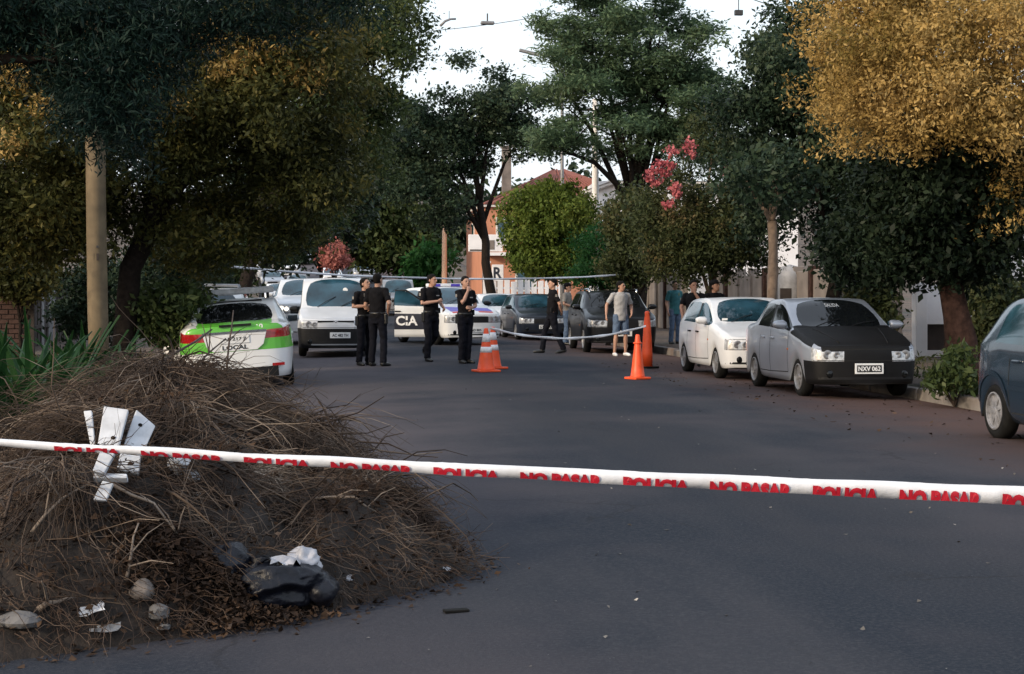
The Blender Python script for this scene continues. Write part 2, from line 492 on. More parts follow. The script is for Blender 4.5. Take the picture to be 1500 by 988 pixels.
# ------------------------------------------------------------------ walls, gates and houses
M['brick'] = mat('old_brick', (.070, .042, .036), .95, spec=.2, var=.3, scale=6, bump=.4, bscale=30)
M['mortar'] = mat('dark_mortar', (.045, .037, .033), .95)
M['white_wall'] = mat('white_plaster', (.74, .73, .75), .85, var=.08, scale=2, bump=.15)
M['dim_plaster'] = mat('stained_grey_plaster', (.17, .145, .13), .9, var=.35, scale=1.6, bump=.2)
M['pale_post'] = mat('pale_grey_paint', (.26, .26, .27), .8, var=.25, scale=5)
M['salmon'] = mat('salmon_plaster', (.46, .20, .12), .85, var=.1, scale=1.2)
M['lamp_pole'] = mat('orange_lit_pole_tone', (.66, .44, .30), .6, var=.1)  # warm orange light on the pole put into its colour
M['tile_red'] = mat('red_roof_tile', (.21, .070, .05), .8, var=.25, scale=5)
M['timber_dark'] = mat('dark_timber', (.035, .026, .022), .85, var=.35, scale=6)
M['window_pale'] = mat('pale_window_shutter', (.62, .60, .58), .6, var=.06)
M['wire'] = mat('cable_black', (.03, .03, .032), .6)
M['lamp_metal'] = mat('grey_lamp_metal', (.22, .22, .23), .5, metal=.3)
M['concrete'] = mat('rough_concrete', (.125, .12, .12), .9, var=.25, scale=9, bump=.5, bscale=24)
M['rock'] = mat('concrete_lump', (.13, .112, .102), .92, var=.35, scale=7, bump=.6, bscale=16)

# left: brick garden wall, its visible bricks one by one
bw = thing('brick_wall', 'old reddish brick garden wall at the left edge behind the strap leaved plants', 'wall', (-5.72, 34.9, .045))
MB().box((-2.2, .0, 1.0), (4.6, .17, 2.0)).build('mortar_bed', M['mortar'], bw)
bme = [bevelled(MB().box((0, 0, 0), (.255, .04, .085)).mesh('brick'), .008, 1) for _ in range(2)]
for r in range(19):
    for c in range(9):
        xx = -.14 - c * .268 - (.13 if r % 2 else 0)
        put('brick', bme[(r + c) % 2], M['brick'], bw, (xx, -.095 + rk.uniform(-.006, .006), .10 + r * .1), (0, 0, rk.uniform(-.02, .02)))
MB().box((-2.2, 0, 2.03), (4.7, .26, .06)).build('coping', M['dim_plaster'], bw)

def gate_post(u, x, h, wd, label, lean=0.0, m='pale_post', cap=True):
    p = along(u, x)
    t = thing('gate_post', label, 'gate post', (x, p.y, .045), 0, 'pale posts of the left hand front gardens')
    put('shaft', bevelled(MB().box((0, 0, h / 2), (wd, wd, h)).mesh('shaft'), .012), M[m], t, rot=(0, lean, 0))
    if cap: put('cap', bevelled(MB().box((lean * h, 0, h + .03), (wd * 1.35, wd * 1.35, .06)).mesh('cap'), .012), M[m], t)
    return t
gate_post(63, -6.5, 1.75, .055, 'thin pale post nearest to the brick wall on its right')
gate_post(76, -6.45, 1.7, .15, 'wider grey post just right of the thin pale post by the brick wall', cap=False)
gate_post(112, -6.2, 1.55, .06, 'thin white post with knob directly left of the wooden utility pole', .02)
gate_post(125, -6.25, 1.6, .08, 'white post half hidden behind the left side of the wooden utility pole', -.03)
gate_post(191, -2.95, 2.25, .15, 'thick pale grey post rising behind the right side of the dark leaning trunk', .03, cap=False)

# dark garden fence and hedges closing the left side
tf = thing('timber_fence', 'dark board fence in the shade behind the left pavement plants', 'fence', (-7.0, 41, .045))
for k in range(46):
    put('board', bevelled(MB().box((0, 0, .95), (.03, .20, 1.9)).mesh('board'), .006, 1) if k == 0 else bpy.data.objects['board'].data, M['timber_dark'], tf, (rk.uniform(-.01, .01), .25 * k, rk.uniform(-.03, .03)))
MB().box((.05, 5.7, 1.4), (.05, 11.8, .09)).box((.05, 5.7, .5), (.05, 11.8, .09)).build('rail', M['timber_dark'], tf)

# a low dark house behind the left gardens, seen only through the leaves
def simple_house(name, label, loc, d, wall, roofm, wins, pitch=1.4, over=.35, roof='gable'):
    t = thing(name, label, 'house', loc)
    MB().box((0, 0, d[2] / 2), d).build('wall', wall, t)
    hx, hy, z0 = d[0] / 2 + over, d[1] / 2 + over, d[2]
    nr = 14
    b = MB()
    if roof == 'hip':
        rx = max(.3, hx - hy) if hx > hy else .3
        b.add([(-hx, -hy, z0), (hx, -hy, z0), (hx, hy, z0), (-hx, hy, z0), (-rx, 0, z0 + pitch), (rx, 0, z0 + pitch)],
              [(0, 1, 5, 4), (1, 2, 5), (2, 3, 4, 5), (3, 0, 4), (3, 2, 1, 0)])
        for s in (-1, 1):                                          # tile courses as raised ribs
            for k in range(22):
                fx = -1 + 2 * (k + .5) / 22
                x0 = fx * hx; x1 = max(-rx, min(rx, x0 * .55))
                b.tube([(x0, s * hy, z0 + .03), (x1, 0, z0 + pitch + .03)], .06, 5)
    else:
        b.prism([(-hx, -hy, z0), (-hx, hy, z0), (-hx, 0, z0 + pitch)], (2 * hx, 0, 0))
    b.build('roof', roofm, t)
    MB().box((0, 0, z0 - .08), (d[0] + over * 1.6, d[1] + over * 1.6, .14)).build('eaves', M['window_pale'], t)
    for (x, y, z, ww, hh, ax) in wins:
        f = MB()
        if ax == 'x':
            f.box((x, y, z), (.10, ww, hh)); 
        else: f.box((x, y, z), (ww, .10, hh))
        fo = f.build('window', M['window_pale'], t)
        g = MB(); s = -.06
        if ax == 'x': g.box((x + s, y - ww * .22, z), (.02, ww * .36, hh * .84)).box((x + s, y + ww * .22, z), (.02, ww * .36, hh * .84))
        else: g.box((x - ww * .22, y + s, z), (ww * .36, .02, hh * .84)).box((x + ww * .22, y + s, z), (ww * .36, .02, hh * .84))
        g.build('pane', M['glass'], fo)
    return t

# salmon two storey house with a red tiled roof, far down on the right
sh = simple_house('salmon_house', 'salmon two storey house with red hipped tile roof beyond the round green tree', (16.3, 106, hill(106)),
                  (11.0, 12.0, 5.9), M['salmon'], M['tile_red'],
                  [(-4.3, -6.02, 4.25, 1.1, 1.75, 'y'), (-1.6, -6.02, 4.25, 1.1, 1.75, 'y'), (1.4, -6.02, 4.25, 1.1, 1.75, 'y'), (-5.52, -3, 4.2, 1.2, 1.7, 'x'), (-5.52, 1, 4.2, 1.2, 1.7, 'x'),
                   (-3.0, -6.02, 1.4, 1.3, 1.7, 'y')], pitch=2.6, roof='hip')
MB().box((-3.9, -3.6, 7.3), (.55, .55, 4.6)).box((-3.9, -3.6, 9.65), (.7, .7, .14)).build('chimney', M['dim_plaster'], sh)
MB().box((-4.2, -6.35, 2.85), (2.6, .7, .2)).build('canopy', M['white_wall'], sh)
simple_house('white_house', 'white rendered house between the acacia and the red flowering tree', (19.5, 83, hill(83)), (9.0, 9.0, 6.6), M['white_wall'], M['white_wall'],
             [(-2.5, -4.52, 4.2, 1.2, 1.3, 'y'), (1, -4.52, 4.2, 1.2, 1.3, 'y')], pitch=.25)
simple_house('white_house', 'white house wall glimpsed at the right edge under the golden tree', (20.4, 33.6, .045), (7.2, 9.6, 3.4), M['white_wall'], M['dim_plaster'],
             [(-3.62, -1.6, 1.75, .9, 1.1, 'x')], pitch=.9)
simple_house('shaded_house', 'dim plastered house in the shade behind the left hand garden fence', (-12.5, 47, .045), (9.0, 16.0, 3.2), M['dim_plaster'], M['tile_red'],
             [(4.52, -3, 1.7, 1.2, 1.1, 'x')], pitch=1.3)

# dim right hand garden wall
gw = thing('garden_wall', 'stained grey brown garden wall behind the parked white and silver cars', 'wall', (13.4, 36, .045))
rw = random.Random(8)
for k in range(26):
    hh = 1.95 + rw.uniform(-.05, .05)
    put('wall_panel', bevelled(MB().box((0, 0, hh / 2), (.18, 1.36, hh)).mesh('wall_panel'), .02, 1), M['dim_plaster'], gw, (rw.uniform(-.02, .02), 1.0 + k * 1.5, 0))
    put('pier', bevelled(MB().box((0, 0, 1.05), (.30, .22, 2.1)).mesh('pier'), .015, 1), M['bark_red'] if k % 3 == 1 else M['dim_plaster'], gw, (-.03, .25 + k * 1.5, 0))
# white gate pillar with a curved white panel
p = along(1347, 13.1)
wg = thing('gate_wall', 'white gate pillar with a curved white panel beside the thick trunk', 'wall', (13.1, p.y, .045))
put('pillar', bevelled(MB().box((0, 0, .80), (.26, .26, 1.62)).mesh('pillar'), .015), M['white_wall'], wg)
pts = [(.13, 0, .72), (.92, 0, .72), (.90, 0, .95), (.80, 0, 1.2), (.62, 0, 1.42), (.45, 0, 1.55), (.13, 0, 1.60)]
MB().prism([(a, -.06, c) for a, b, c in pts], (0, .12, 0)).build('curved_panel', M['white_wall'], wg)
MB().box((.55, .10, .36), (.84, .05, .70)).build('recess', M['timber_dark'], wg)
MB().box((.55, -.02, .08), (.86, .2, .14)).build('plinth', M['white_wall'], wg)
p = along(1402, 13.6)
gp = thing('gate_wall', 'short white sloping wall end seen just right of the thick trunk', 'wall', (13.6, p.y, .045))
MB().prism([(-.12, -.08, 0), (.62, -.08, 0), (.62, -.08, .95), (.30, -.08, 1.18), (-.12, -.08, 1.25)], (0, .16, 0)).build('panel', M['white_wall'], gp)
MB().box((.25, -.11, .45), (.5, .05, .6)).build('recess', M['bark_red'], gp)
p = along(1232, 12.6)
gp2 = thing('gate_post', 'grey weathered post behind the nose of the silver car', 'gate post', (12.6, p.y, .045))
put('shaft', bevelled(MB().box((0, 0, .75), (.22, .22, 1.5)).mesh('shaft'), .02), M['dim_plaster'], gp2)
MB().box((0, 0, 1.53), (.28, .28, .07)).build('cap', M['dim_plaster'], gp2)
p = along(1157, 13.2)
gp3 = thing('gate_post', 'pale rounded gate pillar right of the brown tree trunk', 'gate post', (13.2, p.y, .045))
MB().lathe([(.33, 0), (.33, 1.75), (.30, 1.95), (.22, 2.1), (.0, 2.16)], 18).build('shaft', M['pale_post'], gp3, smooth=True)
MB().box((-.2, -.28, 1.25), (.3, .1, .5)).build('name_board', M['timber_dark'], gp3)

# ------------------------------------------------------------------ far street clutter: posts, signs, poles, lamps, cables
def utility_pole(u, x, z_top, r0, r1, name, label, m, lean=(0, 0), cat='pole', y=None, base=0.0):
    p = along(u, x)
    t = thing(name, label, cat, (x, p.y, gz(x, p.y) - .02))
    H = z_top - t.location.z
    MB().tube([(lean[0] * k / 6 * H, lean[1] * k / 6 * H, H * k / 6 + base) for k in range(7)], [r0 + (r1 - r0) * k / 6 for k in range(7)], 14, jit=random.Random(int(u)) if m == 'wood_pole' else None).build('shaft', M[m], t, smooth=True)
    return t, H
wp, H = utility_pole(146, -3.0, 6.6, .15, .125, 'utility_pole', 'tan weathered wooden utility pole in front of the dark left trunk', 'wood_pole', (-.018, 0))
MB().box((-.03, -.13, 1.95), (.07, .03, .10)).build('meter_box', M['timber_dark'], wp)
MB().box((-.015, -.14, 2.1), (.03, .02, .03)).build('bolt', M['wire'], wp)
lp, H = utility_pole(651, 8.98, 8.6, .19, .13, 'street_lamp', 'slim pale orange street lamp pole left of the salmon house', 'lamp_pole')
MB().tube([(0, 0, H - .1), (-.5, 0, H + .4), (-1.4, 0, H + .55)], .045, 8).build('arm', M['lamp_metal'], lp)
put('lamp_head', rbox((.6, .24, .14), .05), M['lamp_metal'], lp, (-1.65, 0, H + .55))
cp, H = utility_pole(872, 10.6, 8.6, .15, .11, 'concrete_pole', 'pale concrete pole between the round green tree and the acacia', 'white_wall')
MB().box((0, 0, H - .4), (1.6, .1, .1)).build('crossarm', M['timber_dark'], cp)
for s in (-.7, 0, .7): MB().lathe([(.04, 0), (.06, .06), (.03, .12), (.05, .16), (0, .18)], 8, (s, 0, H - .35)).build('insulator', M['white_wall'], cp)
# white bollard like posts and a small sign by the salmon house
for (u, x, z, wdt, lab) in ((713, 9.6, 2.35, .2, 'square white post standing before the salmon house'),):
    p = along(u, x); t = thing('gate_post', lab, 'gate post', (x, p.y, hill(p.y)))
    hh = 1.5 + (HZ - 385) / FPX * (p.y * cs + x * sn) - hill(p.y)
    MB().box((0, 0, hh / 2), (.34, .34, hh)).build('shaft', M['white_wall'], t)
    MB().box((0, 0, hh + .03), (.42, .42, .08)).build('cap', M['white_wall'], t)
def sign_board(u, x, v0, v1, wpx, label, body, txt_m, bg, extra=None):
    p = along(u, x); Z = p.y * cs + x * sn; k = Z / FPX
    zt, zb = EYE - (v0 - HZ) * k, EYE - (v1 - HZ) * k
    t = thing('shop_sign', label, 'sign', (x, p.y, hill(p.y)))
    zb -= hill(p.y); zt -= hill(p.y)
    MB().box((0, .10, zt / 2), (.09, .09, zt)).build('post', M['lamp_metal'], t)
    put('board', bevelled(MB().box((0, 0, (zt + zb) / 2), (wpx * k, .09, zt - zb)).mesh('board'), .02, 1), bg, t)
    if body:
        a, fs = fit_text(body, wpx * k * .72, (zt - zb) * .7, .03)
        MB().add([(q[0], -.05, q[1] + (zt + zb) / 2) for q in a], fs).build('lettering', txt_m, t)
    return t, k, zt, zb
sign_board(729, 9.9, 388, 412, 17, 'narrow upright white sign with a dark letter near the salmon house', 'R', M['navy_decal'], M['white_wall'])
t, k, zt, zb = sign_board(708, 10.2, 344, 369, 44, 'white shop sign with a rounded right end above the parked patrol car', None, None, M['white_wall'])
cz, rr = (zt + zb) / 2, (zt - zb) / 2
MB().prism([(22 * k + rr * .5 * math.cos(a), -.044, cz - rr * .98 + (zt - zb) * .99 * math.sin(a)) for a in [PI / 2 * i / 6 for i in range(7)]] + [(21.9 * k, -.044, cz - rr * .98)], (0, .088, 0)).build('rounded_end', M['white_wall'], t)
MB().box((12 * k, -.055, cz - rr * .2), (9 * k, .02, rr * 1.1)).build('dark_emblem', M['dim_plaster'], t)
MB().box((-6 * k, -.055, cz - rr * .82), (28 * k, .02, rr * .16)).build('stripe', M['timber_dark'], t)
# white slatted fence behind the black cars
p = along(768, 10.4)
wf = thing('slatted_fence', 'white slatted garden fence behind the small black car', 'fence', (10.4, p.y, hill(p.y)))
sm = bevelled(MB().box((0, 0, 0), (.26, .05, 1.75)).mesh('slat'), .01, 1)
for k in range(12):
    put('slat', sm, M['white_wall'], wf, (-1.5 + k * .33, 0, .98 + rk.uniform(-.1, .1)))
MB().box((.3, .06, .5), (4.0, .06, .1)).box((.3, .06, 1.45), (4.0, .06, .1)).build('rail', M['white_wall'], wf)
p = along(922, 11.2)
wf2 = thing('gate_wall', 'white wall corner glimpsed right of the black hatch and man in grey', 'wall', (11.0, 45.5, .045))
MB().box((0, 0, 1.0), (.55, .2, 2.0)).build('panel', M['white_wall'], wf2)
MB().box((0, 0, 2.04), (.65, .3, .08)).build('coping', M['dim_plaster'], wf2)

# overhead: span wires with hanging lamps
def cable(name, label, a, b, sag, r=.012, group=None):
    a, b = Vector(a), Vector(b)
    pts = [a.lerp(b, k / 16) - Vector((0, 0, sag * 4 * (k / 16) * (1 - k / 16))) for k in range(17)]
    return tag(MB().tube(pts, r, 5).build(name, M['wire'], smooth=True), label, 'cable', group)
cable('cable', 'thin black span wire crossing the sky over the middle of the street', world(560, 50, 62), world(1010, -30, 62), .4)
cable('cable', 'thin black wire in the sky left of the dark right hand tree', world(1075, -12, 40), world(1230, 22, 40), .15)
def arm_lamp(u0, v0, u1, v1, Z, px, label, head=.62):
    a, b = world(u0, v0, Z), world(u1, v1, Z)
    foot = Vector((px, a.y + .2, gz(px, a.y)))
    t = thing('street_lamp', label, 'street lamp', foot)
    a, b = a - foot, b - foot
    d = b - a
    MB().tube([(0, 0, 0), (0, 0, 2.5), (0, 0, a.z - .5), (a.x * .1, 0, a.z - .1), a * .6 + Vector((0, 0, a.z * .4)), a, a + d * .55 + Vector((0, 0, .06)), b], [.10, .08, .06, .045, .035, .03, .03, .02], 8).build('arm', M['lamp_metal'], t, smooth=True)
    put('lamp_head', rbox((d.length * head, .22, .07 + d.length * .04), .03), M['lamp_metal'], t, a + d * .72, (0, -math.atan2(d.z, math.hypot(d.x, d.y)), math.atan2(d.y, d.x)))
    return t
hl = thing('hanging_lamp', 'grey lamp hanging level from the span wire in the open sky', 'street lamp', world(714, 34, 62))
put('lamp_head', rbox((.52, .26, .13), .05), M['lamp_metal'], hl)
MB().tube([(0, 0, .05), (0, 0, .36)], .03, 6).build('hanger', M['wire'], hl)
cl_ = thing('hanging_lamp', 'curved grey lamp hanging beside the left tree against the sky', 'street lamp', world(656, 33, 60))
MB().tube([(-.28, 0, -.14), (-.10, 0, .04), (.10, 0, .12), (.30, 0, .13)], [.05, .045, .04, .035], 8).build('lamp_head', M['lamp_metal'], cl_, smooth=True)
MB().tube([(.05, 0, .1), (.05, 0, .42)], .012, 5).build('hanger', M['wire'], cl_)
arm_lamp(810, 86, 762, 74, 66, 10.2, 'street lamp arm poking out of the acacia left of its crown')
jb = thing('junction_box', 'small dark box hanging on a wire against the white sky', 'junction box', world(1082, 19, 40))
put('case', rbox((.20, .12, .13), .015), M['wire'], jb)
MB().tube([(0, 0, .06), (0, 0, .42)], .012, 5).build('hanger', M['wire'], jb)

# ------------------------------------------------------------------ cars
TAGS = ['body', 'underside', 'windscreen', 'rear_window', 'glass_l', 'glass_r', 'glass_l2', 'glass_r2', 'hood', 'door_l', 'door_r', 'door_l2', 'door_r2',
        'front_bumper', 'rear_bumper', 'lamp_l', 'lamp_r', 'tail_l', 'tail_r', 'grille', 'boot', 'pillar_trim']
TI = {t: i for i, t in enumerate(TAGS)}
def lerp(a, b, t): return tuple(p + (q - p) * t for p, q in zip(a, b))
def car_shell(P):
    """a lofted, subdivided car shell; front at +X, ground at z = 0. Returns one mesh whose material indices say which part a face is."""
    L, W, H, fa, wb = P['L'], P['W'], P['H'], P['fo'], P['wb']
    hw, ra, Ra = W / 2, P['fo'] + P['wb'], P.get('arch', .35)
    zhf, zc, sc, sw = P['zhf'], P['zcowl'], P['s_cowl'], P['s_ws']
    zbelt = P.get('zbelt', zc - .03)
    gr = P.get('ground', .20)
    ry = P.get('roof_y', .70) * hw                         # half width of the roof
    hy = P.get('hood_y', .80) * hw
    rs, re_, k_rw = P['rear'], P['rear_z'], P['k_rw']      # roof-edge stations and heights for columns 11..16, and the rear window column
    zr, zl = P.get('zrear', .95), P.get('zbump', .52)
    lows = [.05, .17, fa - Ra - .02, fa - Ra * .66, fa, fa + Ra * .66, fa + Ra + .02, max(fa + Ra + .10, sc + .05), sw + P.get('door_f', .18), P['s_b'], P['s_b'] + .07,
            ra - Ra - .02, ra - Ra * .66, ra, ra + Ra * .66, ra + Ra + .02, L - .04]
    hs = [.08 + (sc - .16) * k / 6 for k in range(7)]
    def arch_z(k):
        return {2: gr, 3: gr + Ra * .72, 4: gr + Ra * 1.12, 5: gr + Ra * .72, 6: gr}.get(k if k < 7 else k - 9, gr)
    cols = []
    for k, s in enumerate(lows):
        w_ = hw * {0: P.get('nose', .84), 1: .95, 16: P.get('tail', .90), 15: .98}.get(k, 1.0)
        zb = arch_z(k) if (2 <= k <= 6 or 11 <= k <= 15) else gr
        zm = max(zl + .02, zb + .10)
        if k < 7:
            f = k / 6
            zt = zhf + (zc - zhf) * (f ** P.get('hood_pow', .75))
            r = (hs[k] + (.03 if k == 0 else 0), hy * (.90 + .10 * min(1, k / 3)), zt)
            b = (lerp((s,), (r[0],), .3)[0], w_ * .975, zt - .055 - .02 * (1 - f))
            c = zt + .035
        elif k == 7:
            r = (sc, hy * .97, zc); b = (sc + .02, hw * .975, zbelt); c = zc + .035
        elif k == 8:
            r = (sw, ry, H - .055); b = (sw - .02, hw * .97, zbelt + .01); c = H - .02
        elif k in (9, 10):
            r = (s, ry * 1.02, H - .03); b = (s, hw * .965, zbelt + .025); c = H
        else:
            i = k - 11
            z = re_[i]
            hi = z > zbelt + .22
            r = (rs[i], (ry if hi else P.get('tail_y', .80) * hw), z)
            zb2 = zbelt + .04 if hi else min(z - .05, zbelt + .05)
            if k == 16: zb2 = zr
            b = ((s + rs[i]) / 2 if not hi else s * .7 + rs[i] * .3, hw * (.955 if k < 15 else (.93 if k == 15 else P.get('tail', .90) * .95)), zb2)
            c = z + (.025 if hi else .02)
        if k == 0: zb += .02
        s0 = s
        row = [(s0, w_ * .62, zb - .005), (s0, w_ * .955, zb), (s0, w_, zm), b, lerp(b, r, .87), r, lerp(r, (r[0] - (.03 if 7 <= k <= 8 else 0), 0, c), .07), (r[0] - (.06 if k in (7, 8) else 0), 0, c)]
        if k in (7, 8): row[6] = (row[6][0], row[6][1], row[6][2] + .004)
        # a touch of tumblehome bulge on the glass rail
        row[4] = (row[4][0], row[4][1] + .012, row[4][2])
        cols.append(row)
    V, F, T = [], [], []
    idx = {}
    def vid(p):
        V.append((L / 2 - p[0], p[1], p[2])); return len(V) - 1
    nC = len(cols)
    for k in range(nC):
        for j in range(8):
            s, y, z = cols[k][j]
            idx[k, j, 1] = vid((s, y, z))
            idx[k, j, -1] = vid((s, -y, z)) if j < 7 else idx[k, j, 1]
    rear_side_end = P.get('rsw_end', 12)
    for k in range(nC - 1):
        for j in range(7):
            for sd in (1, -1):
                n = 'l' if sd == 1 else 'r'
                t = 'body'
                if j == 0: t = 'underside'
                elif j in (1, 2):
                    if 7 <= k <= 8: t = 'door_' + n
                    elif k == 10 or (k == 9 and False): t = 'door_' + n + '2'
                    elif j == 1 and k < 2: t = 'front_bumper'
                    elif j == 1 and k >= 15: t = 'rear_bumper'
                    elif j == 2 and k == 0: t = 'lamp_' + n
                    elif j == 2 and k == 15: t = 'tail_' + n
                elif j == 3:
                    if k == 7 or k == 8: t = 'glass_' + n
                    elif 1 <= k < 6: t = 'hood'
                    elif 10 <= k < rear_side_end: t = 'glass_' + n + '2'
                    elif k == 9: t = 'pillar_trim'
                elif j == 6:
                    if k == 7: t = 'windscreen'
                    elif k == k_rw: t = 'rear_window'
                    elif k < 7: t = 'hood'
                    elif k > k_rw: t = 'boot'
                elif j in (4, 5) and k < 7: t = 'hood'
                a, b, c, d = idx[k, j, sd], idx[k + 1, j, sd], idx[k + 1, j + 1, sd], idx[k, j + 1, sd]
                F.append((a, b, c, d) if sd == -1 else (d, c, b, a)); T.append(TI[t])
        a, b = idx[k, 0, 1], idx[k + 1, 0, 1]; c, d = idx[k + 1, 0, -1], idx[k, 0, -1]
        F.append((a, b, c, d)); T.append(TI['underside'])
    for k, end in ((0, 'f'), (nC - 1, 'r')):               # nose and tail faces
        bul = -P.get('nose_bulge', .10) if end == 'f' else P.get('tail_bulge', .07)
        grid = []
        for j in range(8):
            s, y, z = cols[k][j]
            if j == 7: grid.append([idx[k, 7, 1]]); continue
            row = [idx[k, j, 1]]
            for f in (.52, 0, -.52):
                row.append(vid((s + bul * (1 - f * f), y * f, z + (.02 * (1 - f * f) if 3 <= j <= 5 else 0))) if j < 6 else vid((s + bul * .4 * (1 - f * f), y * f, z + .012 * (1 - f * f))))
            row.append(idx[k, j, -1]); grid.append(row)
        for j in range(7):
            for i in range(4):
                outer = i in (0, 3); n = 'l' if i == 0 else 'r'
                if end == 'f': t = 'underside' if j == 0 else 'front_bumper' if j == 1 else ('lamp_' + n if outer else 'grille') if j == 2 else ('hood' if j > 2 else 'body')
                else: t = 'underside' if j == 0 else 'rear_bumper' if j == 1 else ('tail_' + n if outer else 'boot') if j == 2 else 'boot'
                if j < 6: q = (grid[j][i], grid[j][i + 1], grid[j + 1][i + 1], grid[j + 1][i])
                else: q = (grid[6][i], grid[6][i + 1], grid[7][0])
                F.append(q if end == 'f' else q[::-1]); T.append(TI[t])
    inv = {i: kk for kk, i in idx.items()}
    me = bpy.data.meshes.new('shell')
    me.from_pydata(V, [], F)
    for i in range(len(TAGS)): me.materials.append(None)
    me.polygons.foreach_set('material_index', T)
    b = bmesh.new(); b.from_mesh(me); bmesh.ops.recalc_face_normals(b, faces=b.faces)
    # hold the creases: window borders, bumper lines, hood edge
    cl = b.edges.layers.float.get('crease_edge') or b.edges.layers.float.new('crease_edge')
    for e in b.edges:
        if len(e.link_faces) == 2:
            x, y = e.link_faces[0].material_index, e.link_faces[1].material_index
            if x != y:
                nm = {TAGS[x], TAGS[y]}
                e[cl] = .75 if 'underside' in nm else .8 if any(n.startswith(('glass', 'wind', 'rear_w')) for n in nm) else .3
    b.edges.ensure_lookup_table(); b.verts.ensure_lookup_table()
    rowc = P.get('creases', {1: .55, 2: .30, 3: .45, 5: .42})
    for e in b.edges:
        q = [inv.get(v.index) for v in e.verts]
        if q[0] and q[1] and q[0][1] == q[1][1] and q[0][2] == q[1][2] and abs(q[0][0] - q[1][0]) == 1:
            e[cl] = max(e[cl], rowc.get(q[0][1], 0))
    b.to_mesh(me); b.free()
    out = evaluated(me, [('SUBSURF', dict(levels=P.get('sub', 2), render_levels=P.get('sub', 2)))])
    # pull it back out to its nominal size
    a = np.empty(len(out.vertices) * 3, np.float32); out.vertices.foreach_get('co', a); a = a.reshape(-1, 3)
    lo, hi = a.min(0), a.max(0)
    a[:, 0] = (a[:, 0] - (lo[0] + hi[0]) / 2) * (L / (hi[0] - lo[0]))
    a[:, 1] *= W / (hi[1] - lo[1])
    a[:, 2] = np.where(a[:, 2] > .6, .6 + (a[:, 2] - .6) * ((H - .6) / (hi[2] - .6)), a[:, 2])
    out.vertices.foreach_set('co', a.reshape(-1)); out.update()
    return out

def split_shell(shell):
    """part name -> mesh, with the whole shell's normals kept so that the joints do not show"""
    nv = len(shell.vertices)
    co = np.empty(nv * 3, np.float32); shell.vertices.foreach_get('co', co); co = co.reshape(-1, 3)
    vn = np.array([tuple(v.normal) for v in shell.vertices], np.float32)
    groups = {}
    for p in shell.polygons: groups.setdefault(p.material_index, []).append(tuple(p.vertices))
    res = {}
    for t, polys in groups.items():
        used = sorted({i for p in polys for i in p}); mp = {u: i for i, u in enumerate(used)}
        me = bpy.data.meshes.new(TAGS[t])
        me.from_pydata([tuple(co[u]) for u in used], [], [tuple(mp[i] for i in p) for p in polys])
        me.polygons.foreach_set('use_smooth', [True] * len(me.polygons))
        me.normals_split_custom_set_from_vertices([tuple(vn[u]) for u in used])
        res[TAGS[t]] = me
    return res

def wheel_meshes(r, wdt, spokes, style):
    t = MB()
    t.lathe([(r * .60, -wdt / 2 + .01), (r * .80, -wdt / 2), (r * .93, -wdt / 2 + .012), (r, -wdt / 2 + .04), (r, wdt / 2 - .04), (r * .93, wdt / 2 - .012), (r * .80, wdt / 2), (r * .60, wdt / 2 - .01), (r * .60, -wdt / 2 + .01)], 28, axis='y')
    tyre = t.mesh('wheel')
    m = MB()
    yo = wdt / 2                                                     # outer side at +y
    m.lathe([(r * .66, yo - .03), (r * .665, yo + .002), (r * .62, yo + .006), (r * .59, yo - .02), (r * .57, yo - .09)], 28, axis='y')
    m.lathe([(0, yo - .004), (r * .10, yo - .004), (r * .15, yo - .015), (r * .17, yo - .05)], 16, axis='y')
    for k in range(spokes):
        th = 2 * PI * k / spokes
        for dth in ((-.13, .13) if style == 'double' else (0,)):
            a = th + dth
            w0, w1 = (r * .045, r * .05) if style == 'double' else (r * .075, r * .12)
            ca, sa = math.cos(a), math.sin(a); pa, pb = -sa, ca
            r0, r1 = r * .10, r * .62
            pts = [(ca * r0 + pa * w0, sa * r0 + pb * w0), (ca * r1 + pa * w1, sa * r1 + pb * w1), (ca * r1 - pa * w1, sa * r1 - pb * w1), (ca * r0 - pa * w0, sa * r0 - pb * w0)]
            m.prism([(x, yo - .012 - (.01 if i in (1, 2) else 0), z) for i, (x, z) in enumerate(pts)], (0, -.03, 0))
    m2 = MB().lathe([(0, yo - .085), (r * .6, yo - .085)], 24, axis='y').mesh('brake_disc')
    return tyre, m.mesh('rim'), m2
_wheel_cache = {}

def ribbon(bvh, pts, wd, off=.002, side=1):
    """a narrow strip laid on the car's flank along (x, z) points"""
    b = MB(); vs = []
    for i, (x, z) in enumerate(pts):
        x0, z0 = pts[max(0, i - 1)]; x1, z1 = pts[min(len(pts) - 1, i + 1)]
        d = Vector((x1 - x0, z1 - z0)).normalized(); n = Vector((-d.y, d.x)) * wd / 2
        for q in (-1, 1):
            px, pz = x + n.x * q, z + n.y * q
            h = bvh.ray_cast(Vector((px, 3 * side, pz)), Vector((0, -side, 0)))
            if h[0] is None: return None
            vs.append(h[0] + Vector((0, side * off, 0)))
    fs = [(2 * i, 2 * i + 1, 2 * i + 3, 2 * i + 2) for i in range(len(pts) - 1)]
    return b.add(vs, fs).mesh('ribbon')
def dense(pts, n=8):
    r = []
    for a, b in zip(pts[:-1], pts[1:]): r += [lerp(a, b, k / n) for k in range(n)]
    return r + [pts[-1]]
